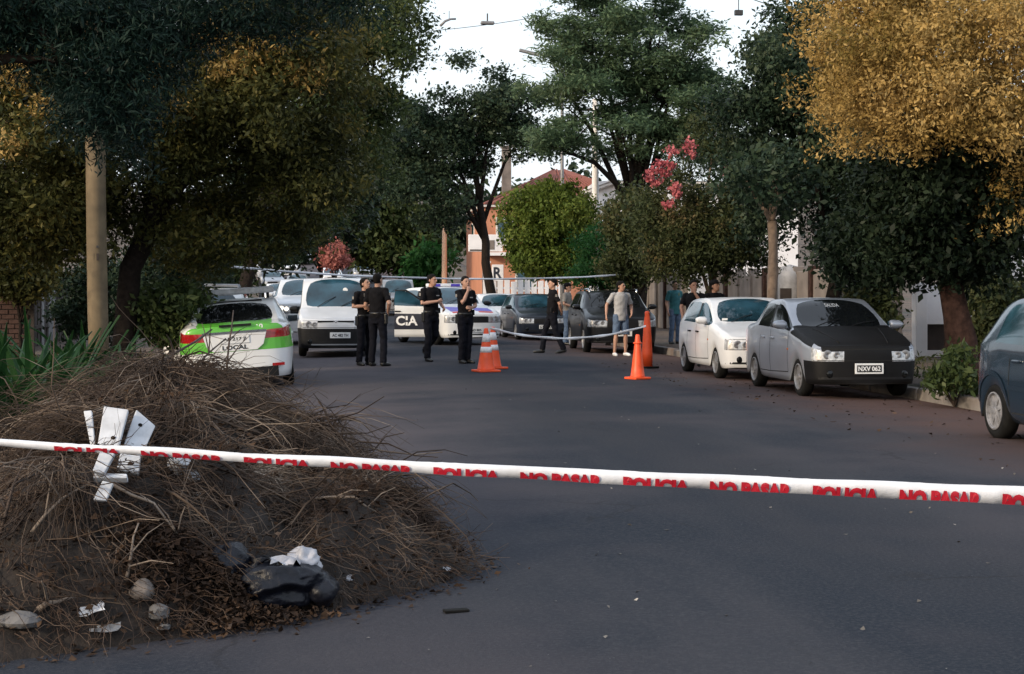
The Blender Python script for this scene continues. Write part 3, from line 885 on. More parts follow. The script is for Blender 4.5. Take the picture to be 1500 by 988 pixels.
def flank_print(bvh, body, x0, z0, wd, ht, side, m, parent, name='lettering', off=.003):
    a, fs = fit_text(body, wd, ht, .03)
    vs = []
    for p in a:
        x = x0 + (-p[0] if side == 1 else p[0]); z = z0 + p[1]
        h = bvh.ray_cast(Vector((x, 3 * side, z)), Vector((0, -side, 0)))
        if h[0] is None: return None
        vs.append(h[0] + Vector((0, side * off, 0)))
    return MB().add(vs, fs).build(name, m, parent)
def plate(parent, x, z, front, text, style='white', wd=.40, ht=.13, y=0.0):
    s = 1 if front else -1
    o = put('number_plate', rbox((.012, wd, ht), .003, (x, y, z), 1), M['plate_white'], parent)
    if style == 'old':
        MB().box((x + s * .008, y, z), (.004, wd * .86, ht * .66)).build('plate_field', M['plate_black'], o)
    a, fs = fit_text(text, wd * .78, ht * (.46 if style == 'old' else .52), .03)
    MB().add([(x + s * (.0115 if style == 'old' else .0085), y + p[0] * s, z + p[1]) for p in a], fs).build('lettering', M['plate_white' if style == 'old' else 'plate_black'], o)
    return o

def make_car(P, label, cat, loc, heading, paint, group=None, name='parked_car', roll=0.0, lod=0, style='double', rimm='rim', opts={}):
    """heading: angle of the car's nose in the street plane, 90 = away from the lens, -90 = towards it"""
    key = id(P)
    if key not in _shells:
        sh = car_shell(P)
        _shells[key] = (split_shell(sh), BVHTree.FromPolygons([v.co.copy() for v in sh.vertices], [tuple(p.vertices) for p in sh.polygons]))
    parts, bvh = _shells[key]
    t = thing(name, label, cat, loc, R(heading), group)
    if roll: t.rotation_euler = (R(roll), 0, R(heading))
    L, W, H = P['L'], P['W'], P['H']
    pm = opts.get('mats', {})
    def own(me): return me.copy()
    dm = {'body': paint, 'hood': paint, 'boot': paint, 'door': paint, 'front_bumper': paint, 'rear_bumper': paint, 'underside': M['under'], 'windscreen': M['glass'], 'rear_window': M['glass'],
          'glass': M['glass'], 'lamp': M['lamp_glass'], 'tail': M['red_lens'], 'grille': M['black_plastic'], 'pillar_trim': M['black_plastic']}
    dm.update(pm)
    pretty = {'glass_l': 'side_window', 'glass_r': 'side_window', 'glass_l2': 'side_window', 'glass_r2': 'side_window', 'door_l': 'door', 'door_r': 'door', 'door_l2': 'door', 'door_r2': 'door',
              'lamp_l': 'headlight', 'lamp_r': 'headlight', 'tail_l': 'tail_light', 'tail_r': 'tail_light'}
    made = {}
    for nm in TAGS:
        if nm not in parts: continue
        base = nm.split('_')[0] if nm.split('_')[0] in ('glass', 'lamp', 'tail', 'door') else nm
        me = parts[nm]
        mm = opts.get('tagmats', {}).get(nm, dm.get(base, paint))
        par = t
        if nm.startswith('glass') and 'door' + nm[5:] in made: par = made['door' + nm[5:]]
        if nm.startswith('glass') and 'door' + nm[5:] not in made: continue
        o = put(pretty.get(nm, nm), me if not me.materials else own(me), mm, par)
        made[nm] = o
        if nm.startswith('door'):
            g = 'glass' + nm[4:]
            if g in parts:
                gm = parts[g]
                made[g] = put('side_window', gm if not gm.materials else own(gm), opts.get('side_glass', dm['glass']), o)
    # wheels
    wr = P.get('wr', .29)
    kx = (wr, style)
    if kx not in _wheel_cache: _wheel_cache[kx] = wheel_meshes(wr, .18, P.get('spokes', 6), style)
    ty, ri, di = _wheel_cache[kx]
    for sx in (P['fo'], P['fo'] + P['wb']):
        for sd in (1, -1):
            wo_ = put('wheel', ty if not ty.materials else ty, None, t, (L / 2 - sx, sd * (W / 2 - .115), wr), (0, rk.uniform(0, 6), 0 if sd == 1 else PI), smooth=True)
            if not ty.materials: ty.materials.append(M['black_rubber'])
            if not ri.materials: ri.materials.append(M[rimm])
            if not di.materials: di.materials.append(M['black_plastic'])
            put('rim', ri, None, wo_); put('brake_disc', di, None, wo_)
    if lod: return t, made, bvh
    # door seams and handles
    lows_b = P['s_b']; zs = P.get('ground', .2) + .09
    for sd in (1, -1):
        n = 'l' if sd == 1 else 'r'
        zb_ = P.get('zbelt', P['zcowl'] - .03)
        xf = L / 2 - (max(P['fo'] + P.get('arch', .35) + .10, P['s_cowl'] + .05) + .0)
        xb = L / 2 - (lows_b + .03)
        xr = L / 2 - (P['fo'] + P['wb'] - P.get('arch', .35) - .04)
        if opts.get('open') != n:
            for path in ([(xf, zb_ - .02), (xf - .02, zs + .05)], [(xb, zb_), (xb, zs + .02)], [(xf - .02, zs + .05), (xb, zs + .02), (xr, zs + .02)], [(xr, zb_ - .1), (xr, zs + .02)]):
                me = ribbon(bvh, dense(path), .014, .0015, sd)
                if me: put('door_seam', me, M['under'], t)
        for hx, dn in ((xb + .13, 'door_' + n), (xr + .18, 'door_' + n + '2')):
            if dn not in made: continue
            h = bvh.ray_cast(Vector((hx, 3 * sd, zb_ - .13)), Vector((0, -sd, 0)))
            if h[0]: put('handle', rbox((.17, .035, .032), .012, h[0] + Vector((0, .012 * sd, 0))), opts.get('handle', paint), made[dn])
        # mirror
        mxp = L / 2 - P['s_cowl'] - .24
        h = bvh.ray_cast(Vector((mxp, 3 * sd, zb_ + .05)), Vector((0, -sd, 0)))
        y0 = h[0].y if h[0] else sd * W / 2
        mo = MB().rings([[(mxp + a_ * .05 + .012 * (1 - abs(b_)), y0 + sd * (.035 + c_), zb_ + .085 + b_ * h_) for a_, b_ in ((1, -.7), (1.25, 0), (1, .75), (-.2, 1), (-1, .95), (-1, -.9), (-.2, -1))] for c_, h_ in ((0, .045), (.03, .068), (.12, .066), (.17, .05), (.19, .03))]).tube([(mxp - .02, y0 - sd * .01, zb_ + .02), (mxp, y0 + sd * .06, zb_ + .06)], .025, 8)
        mi = mo.build('mirror', opts.get('mirror', paint), made.get('door_' + n, t), smooth=True)
        MB().box((mxp - .052, y0 + sd * .11, zb_ + .085), (.006, .17, .10)).build('mirror_glass', M['glass'], t)
    if opts.get('moulding'):
        for sd in (1, -1):
            me = ribbon(bvh, dense([(xf + .02, .56), (xr - .02, .57)], 14), .05, .008, sd)
            if me: put('side_moulding', me, opts['moulding'], t)
    # wipers
    h = None
    for yy in (.12, -.42):
        a = bvh.ray_cast(Vector((L / 2 - P['s_cowl'] + .02, yy, 3)), Vector((0, 0, -1)))[0]
        b = bvh.ray_cast(Vector((L / 2 - P['s_cowl'] - .16, yy + .42, 3)), Vector((0, 0, -1)))[0]
        if a and b: MB().tube([a + Vector((0, 0, .012)), a.lerp(b, .5) + Vector((.01, 0, .03)), b + Vector((0, 0, .014))], .008, 5).build('wiper', M['black_plastic'], t)
    # lamp details: a bright reflector bowl and an amber corner inside each headlight
    for sd in (1, -1):
        ln = 'lamp_l' if sd == 1 else 'lamp_r'
        zl = P.get('zbump', .52)
        zz = (zl + P['zhf']) / 2 - .01
        for q, rr in ((.70, .062), (.55, .045)):
            h = bvh.ray_cast(Vector((L, sd * W / 2 * q, zz)), Vector((-1, 0, 0)))[0]
            if h and not opts.get('lit'):
                MB().lathe([(0, .0), (rr * .5, .006), (rr, .010), (rr * 1.12, .004)], 16, tuple(h), axis='x').build('reflector', M['rim'], made[ln], smooth=True)
            elif h:
                MB().lathe([(0, .014), (rr * 1.1, .010), (rr * 1.25, .0)], 16, tuple(h), axis='x').build('lamp_bulb', M['lamp_lit'], made[ln], smooth=True)
    # shut line round the nose, lower air slot, side repeaters
    zl_ = P.get('zbump', .52)
    for zz, wd_, mm_ in ((P['zhf'] - .035, .010, M['under']), (zl_ + .012, .010, M['under']), (.30, .035, M['black_plastic'])):
        strip = []
        for i in range(25):
            yy = W * .46 * (i / 12 - 1)
            h = bvh.ray_cast(Vector((L, yy, zz)), Vector((-1, 0, 0)))[0]
            if h: strip.append(h)
        if len(strip) > 4:
            vs_ = []
            for q in strip: vs_ += [q + Vector((.003, 0, wd_ / 2)), q + Vector((.003, 0, -wd_ / 2))]
            MB().add(vs_, [(2 * i, 2 * i + 1, 2 * i + 3, 2 * i + 2) for i in range(len(strip) - 1)]).build('nose_seam' if wd_ < .02 else 'air_slot', mm_, t)
    for sd in (1, -1):
        h = bvh.ray_cast(Vector((L / 2 - P['fo'] - .46, 3 * sd, .68)), Vector((0, -sd, 0)))[0]
        if h: put('side_repeater', rbox((.055, .012, .028), .004, h), M['orange_lens'], t)
    # fog lamps, lower intake
    for sd in (1, -1):
        h = bvh.ray_cast(Vector((L, sd * W * .33, .36)), Vector((-1, 0, 0)))[0]
        if h: MB().lathe([(0, .012), (.045, .010), (.06, .0)], 14, tuple(h), axis='x').build('fog_lamp', M['glass_dark'], t, smooth=True)
    return t, made, bvh
_shells = {}
def snap_front(bvh, L, y, z):
    h = bvh.ray_cast(Vector((L, y, z)), Vector((-1, 0, 0)))[0]
    return h.x if h else L / 2
def snap_rear(bvh, L, y, z):
    h = bvh.ray_cast(Vector((-L, y, z)), Vector((1, 0, 0)))[0]
    return h.x if h else -L / 2

HATCH = dict(roof_y=.74, hood_y=.88, L=3.90, W=1.66, H=1.43, fo=.76, wb=2.46, zhf=.74, zcowl=.96, s_cowl=1.12, s_ws=1.78, s_b=2.12, rear=[2.78, 3.02, 3.22, 3.42, 3.74, 3.82], rear_z=[1.39, 1.375, 1.35, 1.315, .99, .93], k_rw=14, zrear=.86, rsw_end=13)
SEDAN = dict(L=4.16, W=1.64, H=1.44, fo=.80, wb=2.38, zhf=.75, zcowl=.985, s_cowl=1.14, s_ws=1.86, s_b=2.18, roof_y=.76, hood_y=.90, rear=[2.70, 2.92, 3.42, 3.60, 3.84, 4.06], rear_z=[1.40, 1.37, 1.03, 1.02, 1.005, .95], k_rw=12, zrear=.86, rsw_end=12, zbump=.54, nose_bulge=.12)
ROUND = dict(L=3.82, W=1.64, H=1.53, fo=.74, wb=2.46, zhf=.78, zcowl=1.0, s_cowl=1.02, s_ws=1.72, s_b=2.06, roof_y=.70, rear=[2.74, 3.0, 3.2, 3.42, 3.68, 3.74], rear_z=[1.49, 1.475, 1.44, 1.38, 1.06, .98], k_rw=14, zrear=.88, rsw_end=13, wr=.30, arch=.37, spokes=7)
FASTBACK = dict(L=4.52, W=1.82, H=1.47, fo=.90, wb=2.65, zhf=.76, zcowl=1.0, s_cowl=1.25, s_ws=2.05, s_b=2.42, roof_y=.70, rear=[3.05, 3.35, 3.95, 4.10, 4.32, 4.46], rear_z=[1.42, 1.38, 1.08, 1.085, 1.08, 1.04], k_rw=12, zrear=.98, zbump=.64, rsw_end=12, tail=.92, wr=.32, arch=.38, tail_y=.76)
VAN = dict(L=4.12, W=1.74, H=1.82, fo=.78, wb=2.69, zhf=.86, zcowl=1.10, s_cowl=.98, s_ws=1.52, s_b=2.05, roof_y=.85, hood_y=.92, nose=.92, creases={1: .55, 2: .4, 3: .55, 5: .6}, rear=[3.0, 3.25, 3.5, 3.85, 4.02, 4.08], rear_z=[1.80, 1.80, 1.79, 1.76, 1.15, 1.05], k_rw=14, zrear=1.0, rsw_end=10, zbump=.66, nose_bulge=.09, hood_pow=.9, zbelt=1.0)
SUV = dict(L=4.35, W=1.80, H=1.66, fo=.82, wb=2.65, zhf=.92, zcowl=1.13, s_cowl=1.15, s_ws=1.80, s_b=2.25, roof_y=.73, hood_y=.84, rear=[3.1, 3.4, 3.7, 3.95, 4.2, 4.28], rear_z=[1.63, 1.62, 1.59, 1.55, 1.15, 1.05], k_rw=14, zrear=1.0, rsw_end=13, zbump=.66, ground=.26, wr=.34, arch=.41)
PATROL = dict(HATCH, L=4.25, W=1.78, H=1.60, fo=.82, wb=2.58, zhf=.86, zcowl=1.08, s_cowl=1.16, s_ws=1.86, s_b=2.26, rear=[3.02, 3.28, 3.5, 3.74, 4.06, 4.16], rear_z=[1.56, 1.545, 1.52, 1.48, 1.12, 1.04], zrear=.96, zbump=.62, wr=.32, arch=.38)
TALL = dict(SUV, H=1.88, W=1.86, zhf=1.16, zcowl=1.36, zbump=.90, ground=.36, rear_z=[1.85, 1.84, 1.81, 1.77, 1.38, 1.28], zrear=1.2)
BLACKH = dict(SUV, H=1.55, zhf=.88, zcowl=1.08, rear_z=[1.52, 1.51, 1.48, 1.44, 1.10, 1.02])
MINI = dict(HATCH, sub=1)
MINI_VAN = dict(VAN, sub=1)

# --- right kerb, nearest first
x0 = 7.10
# dark teal hatchback, its rear half in view
car, mk, bv = make_car(ROUND, 'dark teal hatchback cut off by the right edge with silver wheel covers', 'car', (x0 + .82, 16.4 - 2.46 - .74 + 1.91, -.065), -90, M['teal_paint'],
                       group='cars parked along the right kerb', rimm='rim_cap', style='single', opts=dict(moulding=M['teal_paint'], mirror=M['black_plastic'], side_glass=M['glass']))
for sd in (1, -1):                                                    # flared lower cladding
    me = ribbon(bv, dense([(1.0, .33), (-.95, .33)], 14), .10, .012, sd)
    if me: put('sill_cladding', me, M['teal_paint'], car)
    me = ribbon(bv, dense([(1.02, .39), (-.93, .39)], 14), .012, .016, sd)
    if me: put('sill_trim', me, M['chrome'], car)
    ra_ = 1.91 - .74 - 2.46
    arc = [(ra_ + .395 * math.cos(a), .30 + .40 * math.sin(a)) for a in [PI * (.06 + .88 * k / 14) for k in range(15)]]
    me = ribbon(bv, arc, .045, .010, sd)
    if me: put('wheel_arch_trim', me, M['teal_paint'], car)

# silver sedan under a black nose cover
car, mk, bv = make_car(SEDAN, 'silver sedan with black covered hood and bumper parked nose to the camera', 'car', (x0 + .82, 23.3 - .80 + 2.08, -.06), -90, M['silver_paint'],
                       group='cars parked along the right kerb', rimm='rim', style='single',
                       opts=dict(mats={'hood': M['cover'], 'front_bumper': M['cover'], 'grille': M['cover'], 'windscreen': M['glass_dark']}, side_glass=M['glass_dark']))
L = SEDAN['L']
plate(car, snap_front(bv, L, 0, .44) + .012, .44, True, 'NXV 062', 'old', .42, .15)
a, fs = fit_text('SALIDA', .22, .05, .02)
vs = []
for p_ in a:
    h = bv.ray_cast(Vector((L, p_[0], 1.33 + p_[1])), Vector((-1, 0, 0)))[0]
    vs.append((h.x + .004, h.y, h.z) if h else (0, 0, 1.3))
MB().add(vs, fs).build('windscreen_sticker', M['sticker'], car)
# hood cover ridges
for sd in (1, -1):
    pts = []
    for k in range(9):
        xx = L / 2 - .22 - .10 * k
        h = bv.ray_cast(Vector((xx, sd * (.36 + .018 * k), 3)), Vector((0, 0, -1)))[0]
        pts.append(h + Vector((0, 0, .002)))
    MB().tube(pts, .012, 6).build('cover_fold', M['cover'], car, smooth=True)

# white hatchback behind it
car, mk, bv = make_car(HATCH, 'white small hatchback parked just behind the silver sedan', 'car', (x0 + .80, 28.1 - .76 + 1.95, -.06), -90, M['white_paint'],
                       group='cars parked along the right kerb', rimm='rim_cap', style='single', opts=dict(mats={'grille': M['white_paint']}, handle=M['black_plastic']))
L = HATCH['L']
plate(car, snap_front(bv, L, 0, .40) + .012, .40, True, 'GKT 518', 'old', .40, .12)
for zz, wd in ((.665, .44), (.63, .40)):
    x = snap_front(bv, L, .1, zz)
    MB().box((x - .004, 0, zz), (.02, wd, .012)).build('grille_bar', M['black_plastic'], car)
MB().lathe([(0, .012), (.045, .010), (.05, 0)], 16, (snap_front(bv, L, 0, .65), 0, .65), axis='x').build('badge', M['chrome'], car, smooth=True)
MB().box((snap_front(bv, L, 0, .30) - .005, 0, .30), (.03, .9, .06)).build('air_intake', M['black_plastic'], car)
a = bv.ray_cast(Vector((L, -.52, 1.02)), Vector((-1, 0, 0)))[0]
MB().box(a, (.006, .10, .07)).build('windscreen_sticker', M['white_print'], car)

# black tall hatch with roof rails
car, mk, bv = make_car(BLACKH, 'black tall hatch with roof rails behind the man in the grey shirt', 'car', (7.70, 39.3 + 2.17, -.06), -92, M['black_paint'],
                       group='cars parked along the right kerb', rimm='rim', style='single', opts=dict(mats={'windscreen': M['glass_dark']}, side_glass=M['glass_dark']))
L = BLACKH['L']
plate(car, snap_front(bv, L, 0, .50) + .012, .50, True, 'AB 412', 'white', .44, .14)
for sd in (1, -1): MB().tube([(.55, sd * .60, 1.49), (.45, sd * .61, 1.58), (-1.1, sd * .61, 1.58), (-1.25, sd * .60, 1.47)], .022, 8).build('roof_rail', M['chrome'], car, smooth=True)

# small blue-black hatch further back
car, mk, bv = make_car(HATCH, 'small blue black hatchback with pale headlights behind the walking officer', 'car', (7.10, 49.5 + 1.95, -.05), -87, M['blueblack_paint'],
                       group='cars parked along the right kerb', rimm='rim_cap', style='single', opts=dict(mats={'grille': M['black_plastic']}, mirror=M['black_paint']))
plate(car, snap_front(bv, HATCH['L'], 0, .42) + .012, .42, True, 'FLR 330', 'old', .40, .12)

# white hatch half hidden behind the patrol car
car, mk, bv = make_car(HATCH, 'white hatchback peeking out between the patrol car and the small dark hatch', 'car', (6.45, 54.0 + 1.95, -.05), -88, M['white_paint'],
                       group='cars parked along the right kerb', rimm='rim_cap', style='single')

# --- patrol hatch standing across the lane with its door open
car, mk, bv = make_car(PATROL, 'white patrol car with dark lettered door open and light bar on its roof', 'police car', (3.86, 44.2 + 2.0, -.01), -72, M['police_white'],
                       name='police_car', rimm='rim_cap', style='single', opts=dict(open='r', mirror=M['black_plastic'], mats={'grille': M['black_plastic']}, handle=M['black_plastic']))
L = PATROL['L']
def decal_on(me, bvh, f, off, m, name, parent):
    """a thin skin over the faces of a part mesh whose centre passes the test f"""
    b = MB()
    for p_ in me.polygons:
        c_ = p_.center
        if f(c_):
            b.add([me.vertices[i].co + me.vertices[i].normal * off for i in p_.vertices], [tuple(range(len(p_.vertices)))])
    if b.v: return b.build(name, m, parent, smooth=True, fix=False)
hd = mk['hood']
# hood livery: violet blue flash and red tips running to the lamps
def hood_patch(fn, m, nm):
    b = MB(); n = 14
    for i in range(n):
        for j in range(8):
            q = []
            for (ii, jj) in ((i, j), (i + 1, j), (i + 1, j + 1), (i, j + 1)):
                x, y = fn(ii / n, jj / 8)
                h = bv.ray_cast(Vector((x, y, 3)), Vector((0, 0, -1)))[0]
                q.append(h + Vector((0, 0, .003)))
            b.add(q, [(0, 1, 2, 3)])
    return b.build(nm, m, car)
hood_patch(lambda s, t: (L / 2 - .28 - .55 * t * (1 - .4 * s), -.62 + .62 * s), M['violet_decal'], 'hood_stripe')
hood_patch(lambda s, t: (L / 2 - .28 - .35 * t, .62 - .5 * s), M['violet_decal'], 'hood_stripe')
hood_patch(lambda s, t: (L / 2 - .17 - .09 * t, -.60 + .42 * s), M['red_decal'], 'red_stripe')
hood_patch(lambda s, t: (L / 2 - .17 - .09 * t, .60 - .42 * s), M['red_decal'], 'red_stripe')
plate(car, snap_front(bv, L, 0, .42) + .012, .42, True, 'AD 805', 'white', .40, .12)
lb = put('light_bar', rbox((.22, 1.05, .09), .03), M['cone_white'], car, (-.10, 0, 1.645))
MB().box((0, -.3, 0), (.225, .28, .07)).box((0, .3, 0), (.225, .28, .07)).build('blue_lens', M['violet_decal'], lb)
# side livery and lettering on the right flank (seen from the lens): POLICIA, its last letters on the open front door
dr, dr2 = mk['door_r'], mk['door_r2']
for d_ in (dr, dr2):
    decal_on(d_.data, bv, lambda c_: c_.z < .88 and c_.z > .38, .004, M['navy_decal'], 'dark_panel', d_)
flank_print(bv, 'CIA', .22, .66, .60, .27, -1, M['white_print'], dr, off=.008)
flank_print(bv, 'POLI', -.68, .66, .74, .27, -1, M['white_print'], dr2, off=.008)
for d_, g_ in ((dr, mk['glass_r']),):
    hx, hyy = L / 2 - 1.32, -.86
    d_.data = d_.data; 
    for o_ in [d_] :
        off = Vector((hx, hyy, 0))
        Mx = Matrix.Translation(off) @ Matrix.Rotation(R(62), 4, 'Z') @ Matrix.Translation(-off)
        o_.matrix_local = Mx
b = MB()                                                              # window frame and inner door skin of the open door
gm = mk['glass_r'].data
xs_ = [v.co for v in gm.vertices]
zb_ = min(v.z for v in xs_); zt_ = max(v.z for v in xs_)
top = [v for v in xs_ if v.z > zt_ - .05]
b.tube([(max(v.x for v in xs_) - .02, -.83, zb_), (max(v.x for v in top), -.68, zt_), (min(v.x for v in top), -.66, zt_), (min(v.x for v in xs_), -.83, zb_ + .02)], .028, 8)
b.build('window_frame', M['black_plastic'], dr, smooth=True)
MB().box((.30, -.76, .66), (.86, .05, .62)).build('door_lining', M['black_plastic'], dr)
MB().box((.32, -.74, .70), (.85, .06, .7)).build('doorway', M['under'], car)

# --- left: green and white patrol sedan seen from behind, leaning into the gutter
px_, py_ = -1.12, 26.1 + 2.26
car, mk, bv = make_car(FASTBACK, 'white and green patrol sedan seen from behind above the brushwood heap', 'police car', (px_, py_, -.115), 91, M['police_white'], name='police_car', roll=-4.2,
                       style='double', opts=dict(mats={'boot': M['green_paint'], 'rear_window': M['glass_dark']}))
L = FASTBACK['L']
me_b = mk['boot'].data
for sd in (1, -1):
    decal_on(parts_b := mk['tail_l' if sd == 1 else 'tail_r'].data, bv, lambda c_: c_.z < .845 or c_.z > .985, .003, M['green_paint'], 'green_band', car)
    me = ribbon(bv, dense([(-L / 2 + .45, .80), (.6, .78)], 20), .30, .004, sd)
    if me: put('green_band', me, M['green_paint'], car)
    me = ribbon(bv, dense([(-L / 2 + .45, .98), (.6, .95)], 20), .04, .004, sd)
    if me: put('navy_band', me, M['navy_decal'], car)
xb = snap_rear(bv, L, 0, .82)
pts_ = [(-.50, .94), (.50, .94), (.44, .74), (.34, .66), (-.34, .66), (-.44, .74)]
MB().prism([(xb - .014, y, z) for y, z in pts_], (.03, 0, 0)).build('plate_recess', M['police_white'], car)
MB().box((xb - .02, 0, .955), (.03, 1.0, .03)).build('boot_trim', M['chrome'], car)
MB().box((xb - .008, -.02, 1.06), (.03, .50, .035)).build('boot_slot', M['black_plastic'], car)
plate(car, xb - .022, .84, False, 'AE 217 JI', 'white', .46, .13)
a, fs = fit_text('LOCAL', .40, .07, .03)
MB().add([(xb - .02, -p_[0], .715 + p_[1]) for p_ in a], fs).build('lettering', M['plate_black'], car)
a, fs = fit_text('10', .10, .07, .03)
h = bv.ray_cast(Vector((-L, -.5, 1.02)), Vector((1, 0, 0)))[0]
MB().add([(h.x - .012, -.40 - p_[0], 1.02 + p_[1]) for p_ in a], fs).build('lettering', M['white_print'], car)
MB().box((snap_rear(bv, L, 0, .34) + .0, 0, .30), (.06, 1.3, .16)).build('diffuser', M['black_plastic'], car)
for sd in (1, -1): MB().box((snap_rear(bv, L, sd * .62, .40) - .004, sd * .62, .40), (.02, .26, .045)).build('reflector', M['red_lens'], car)
lb = put('light_bar', rbox((.34, 1.32, .11), .035), M['lamp_bar'], car, (-.42, 0, 1.59))
MB().box((-.01, -.33, 0), (.295, .26, .07)).box((-.01, .33, 0), (.295, .26, .07)).build('lamp_lens', M['cone_white'], lb)
for sd in (1, -1): MB().tube([(-.42, sd * .55, 1.40), (-.42, sd * .55, 1.55)], .025, 8).build('light_bar_foot', M['black_plastic'], car)
MB().box((-.95, 0, 1.425), (.10, .9, .03)).build('roof_spoiler', M['black_plastic'], car)

# white car with dark roof bars ahead of it
car, mk, bv = make_car(SUV, 'white car with grey roof bars parked ahead of the green patrol sedan', 'car', (-1.95, 34.6, -.12), 90, M['police_white'], group='cars parked along the left kerb', style='single', roll=-2)
for xx in (-.2, -1.1):
    MB().tube([(xx, -.62, 1.56), (xx, -.60, 1.69), (xx, 0, 1.72), (xx, .60, 1.69), (xx, .62, 1.56)], .03, 8).build('roof_bar', M['grey_paint'], car, smooth=True)

# white panel van coming towards the lens
car, mk, bv = make_car(VAN, 'white delivery van with black bumper facing the camera beside two officers', 'van', (.66, 37.2 + 2.06, -.025), -91, M['white_paint'], name='delivery_van', rimm='rim_cap', style='single',
                       opts=dict(mats={'front_bumper': M['black_plastic'], 'grille': M['white_paint']}, mirror=M['black_plastic'], moulding=M['black_plastic']))
L = VAN['L']
plate(car, snap_front(bv, L, 0, .50) + .014, .50, True, 'AC 482 TH', 'white', .46, .13, y=.10)
for sd in (1, -1):
    x = snap_front(bv, L, sd * .22, .80)
    MB().box((x - .006, sd * .23, .81), (.03, .36, .035)).build('grille_slot', M['black_plastic'], car, rot=None)
x = snap_front(bv, L, 0, .80)
MB().prism([(x - .004, -.05, .84), (x - .004, 0, .80), (x - .004, .05, .84), (x - .004, .05, .815), (x - .004, 0, .775), (x - .004, -.05, .815)], (.014, 0, 0)).build('badge', M['chrome'], car)
MB().box((snap_front(bv, L, 0, .30) + .004, 0, .29), (.03, 1.1, .03)).build('bumper_strip', M['grey_paint'], car)
MB().tube([(.55, .0, 1.80), (.50, 0, 1.90)], .008, 6).build('antenna', M['black_plastic'], car)
h = bv.ray_cast(Vector((L, .22, 1.52)), Vector((-1, 0, 0)))[0]
put('mirror_tag', MB().lathe([(0, .006), (.055, .005), (.058, 0)], 16, (h.x + .006, h.y, h.z), axis='x').mesh('tag'), M['white_print'], car)

# white car with its lamp lit behind the van
car, mk, bv = make_car(TALL, 'white car with lit headlights just left of and behind the delivery van', 'car', (-.08, 46.0 + 2.2, -.05), -90, M['white_paint'], name='oncoming_car', style='single', opts=dict(lit=True))

# white van and car further down, between the officers
car, mk, bv = make_car(VAN, 'pale grey van far behind the open patrol car door', 'van', (4.55, 84, hill(84)), -90, M['grey_paint'], name='delivery_van', rimm='rim_cap', style='single')
car, mk, bv = make_car(HATCH, 'white hatchback in front of the pale grey van, far down the lane', 'car', (4.65, 68, hill(68)), -90, M['white_paint'], name='oncoming_car', rimm='rim_cap', style='single')

# far traffic and parked cars up the rise
far_lab = ['tiny white car lowest in the distant queue left of the van roof', 'tiny grey car in the distant queue up the rise', 'tiny white van high in the distant queue up the rise',
           'tiny dark car in the distant queue right above the van roof', 'tiny white car in the distant queue next to the pink tree', 'tiny silver car highest of the distant queue',
           'tiny white car at the far right kerb above the two officers', 'tiny grey van at the right end of the distant queue', 'tiny pale car at the left end of the distant queue']
fars = [(408, 92, 'white_paint', 0), (436, 112, 'grey_paint', 0), (425, 138, 'white_paint', 1), (468, 104, 'black_paint', 0), (486, 126, 'white_paint', 0), (447, 160, 'silver_paint', 0),
        (514, 108, 'white_paint', 0), (532, 132, 'grey_paint', 1), (400, 118, 'silver_paint', 0)]
for i, (u, Z, pm, kind) in enumerate(fars):
    p = world(u, 400, Z)
    make_car(MINI_VAN if kind else MINI, far_lab[i], 'van' if kind else 'car', (p.x, p.y, hill(p.y) + .01), -90, M[pm], group='distant cars up the rise', name='distant_van' if kind else 'distant_car', lod=1)

# ------------------------------------------------------------------ people
def ellipse(c, rx, ry, n=16, tilt=None):
    pts = [Vector((rx * math.cos(2 * PI * k / n), ry * math.sin(2 * PI * k / n), 0)) for k in range(n)]
    if tilt is not None: pts = [tilt @ p for p in pts]
    return [tuple(p + Vector(c)) for p in pts]
def fused(mb, voxel, smooth_it=2, disp=None):
    me = mb.mesh('fused')
    mods = [('REMESH', dict(mode='VOXEL', voxel_size=voxel)), ('SMOOTH', dict(iterations=smooth_it, factor=.5))]
    out = evaluated(me, mods)
    if disp:
        a = np.empty(len(out.vertices) * 3, np.float32); out.vertices.foreach_get('co', a); a = a.reshape(-1, 3)
        nn = np.array([tuple(v.normal) for v in out.vertices], np.float32)
        f = (np.sin(a[:, 2] * 47 + np.sin(a[:, 0] * 19 + a[:, 1] * 13) * 2.2) * .5 + np.sin(a[:, 2] * 23 - a[:, 0] * 31 + 1.3) * .5)
        a += nn * (f * disp)[:, None]
        out.vertices.foreach_set('co', a.reshape(-1)); out.update()
    return out
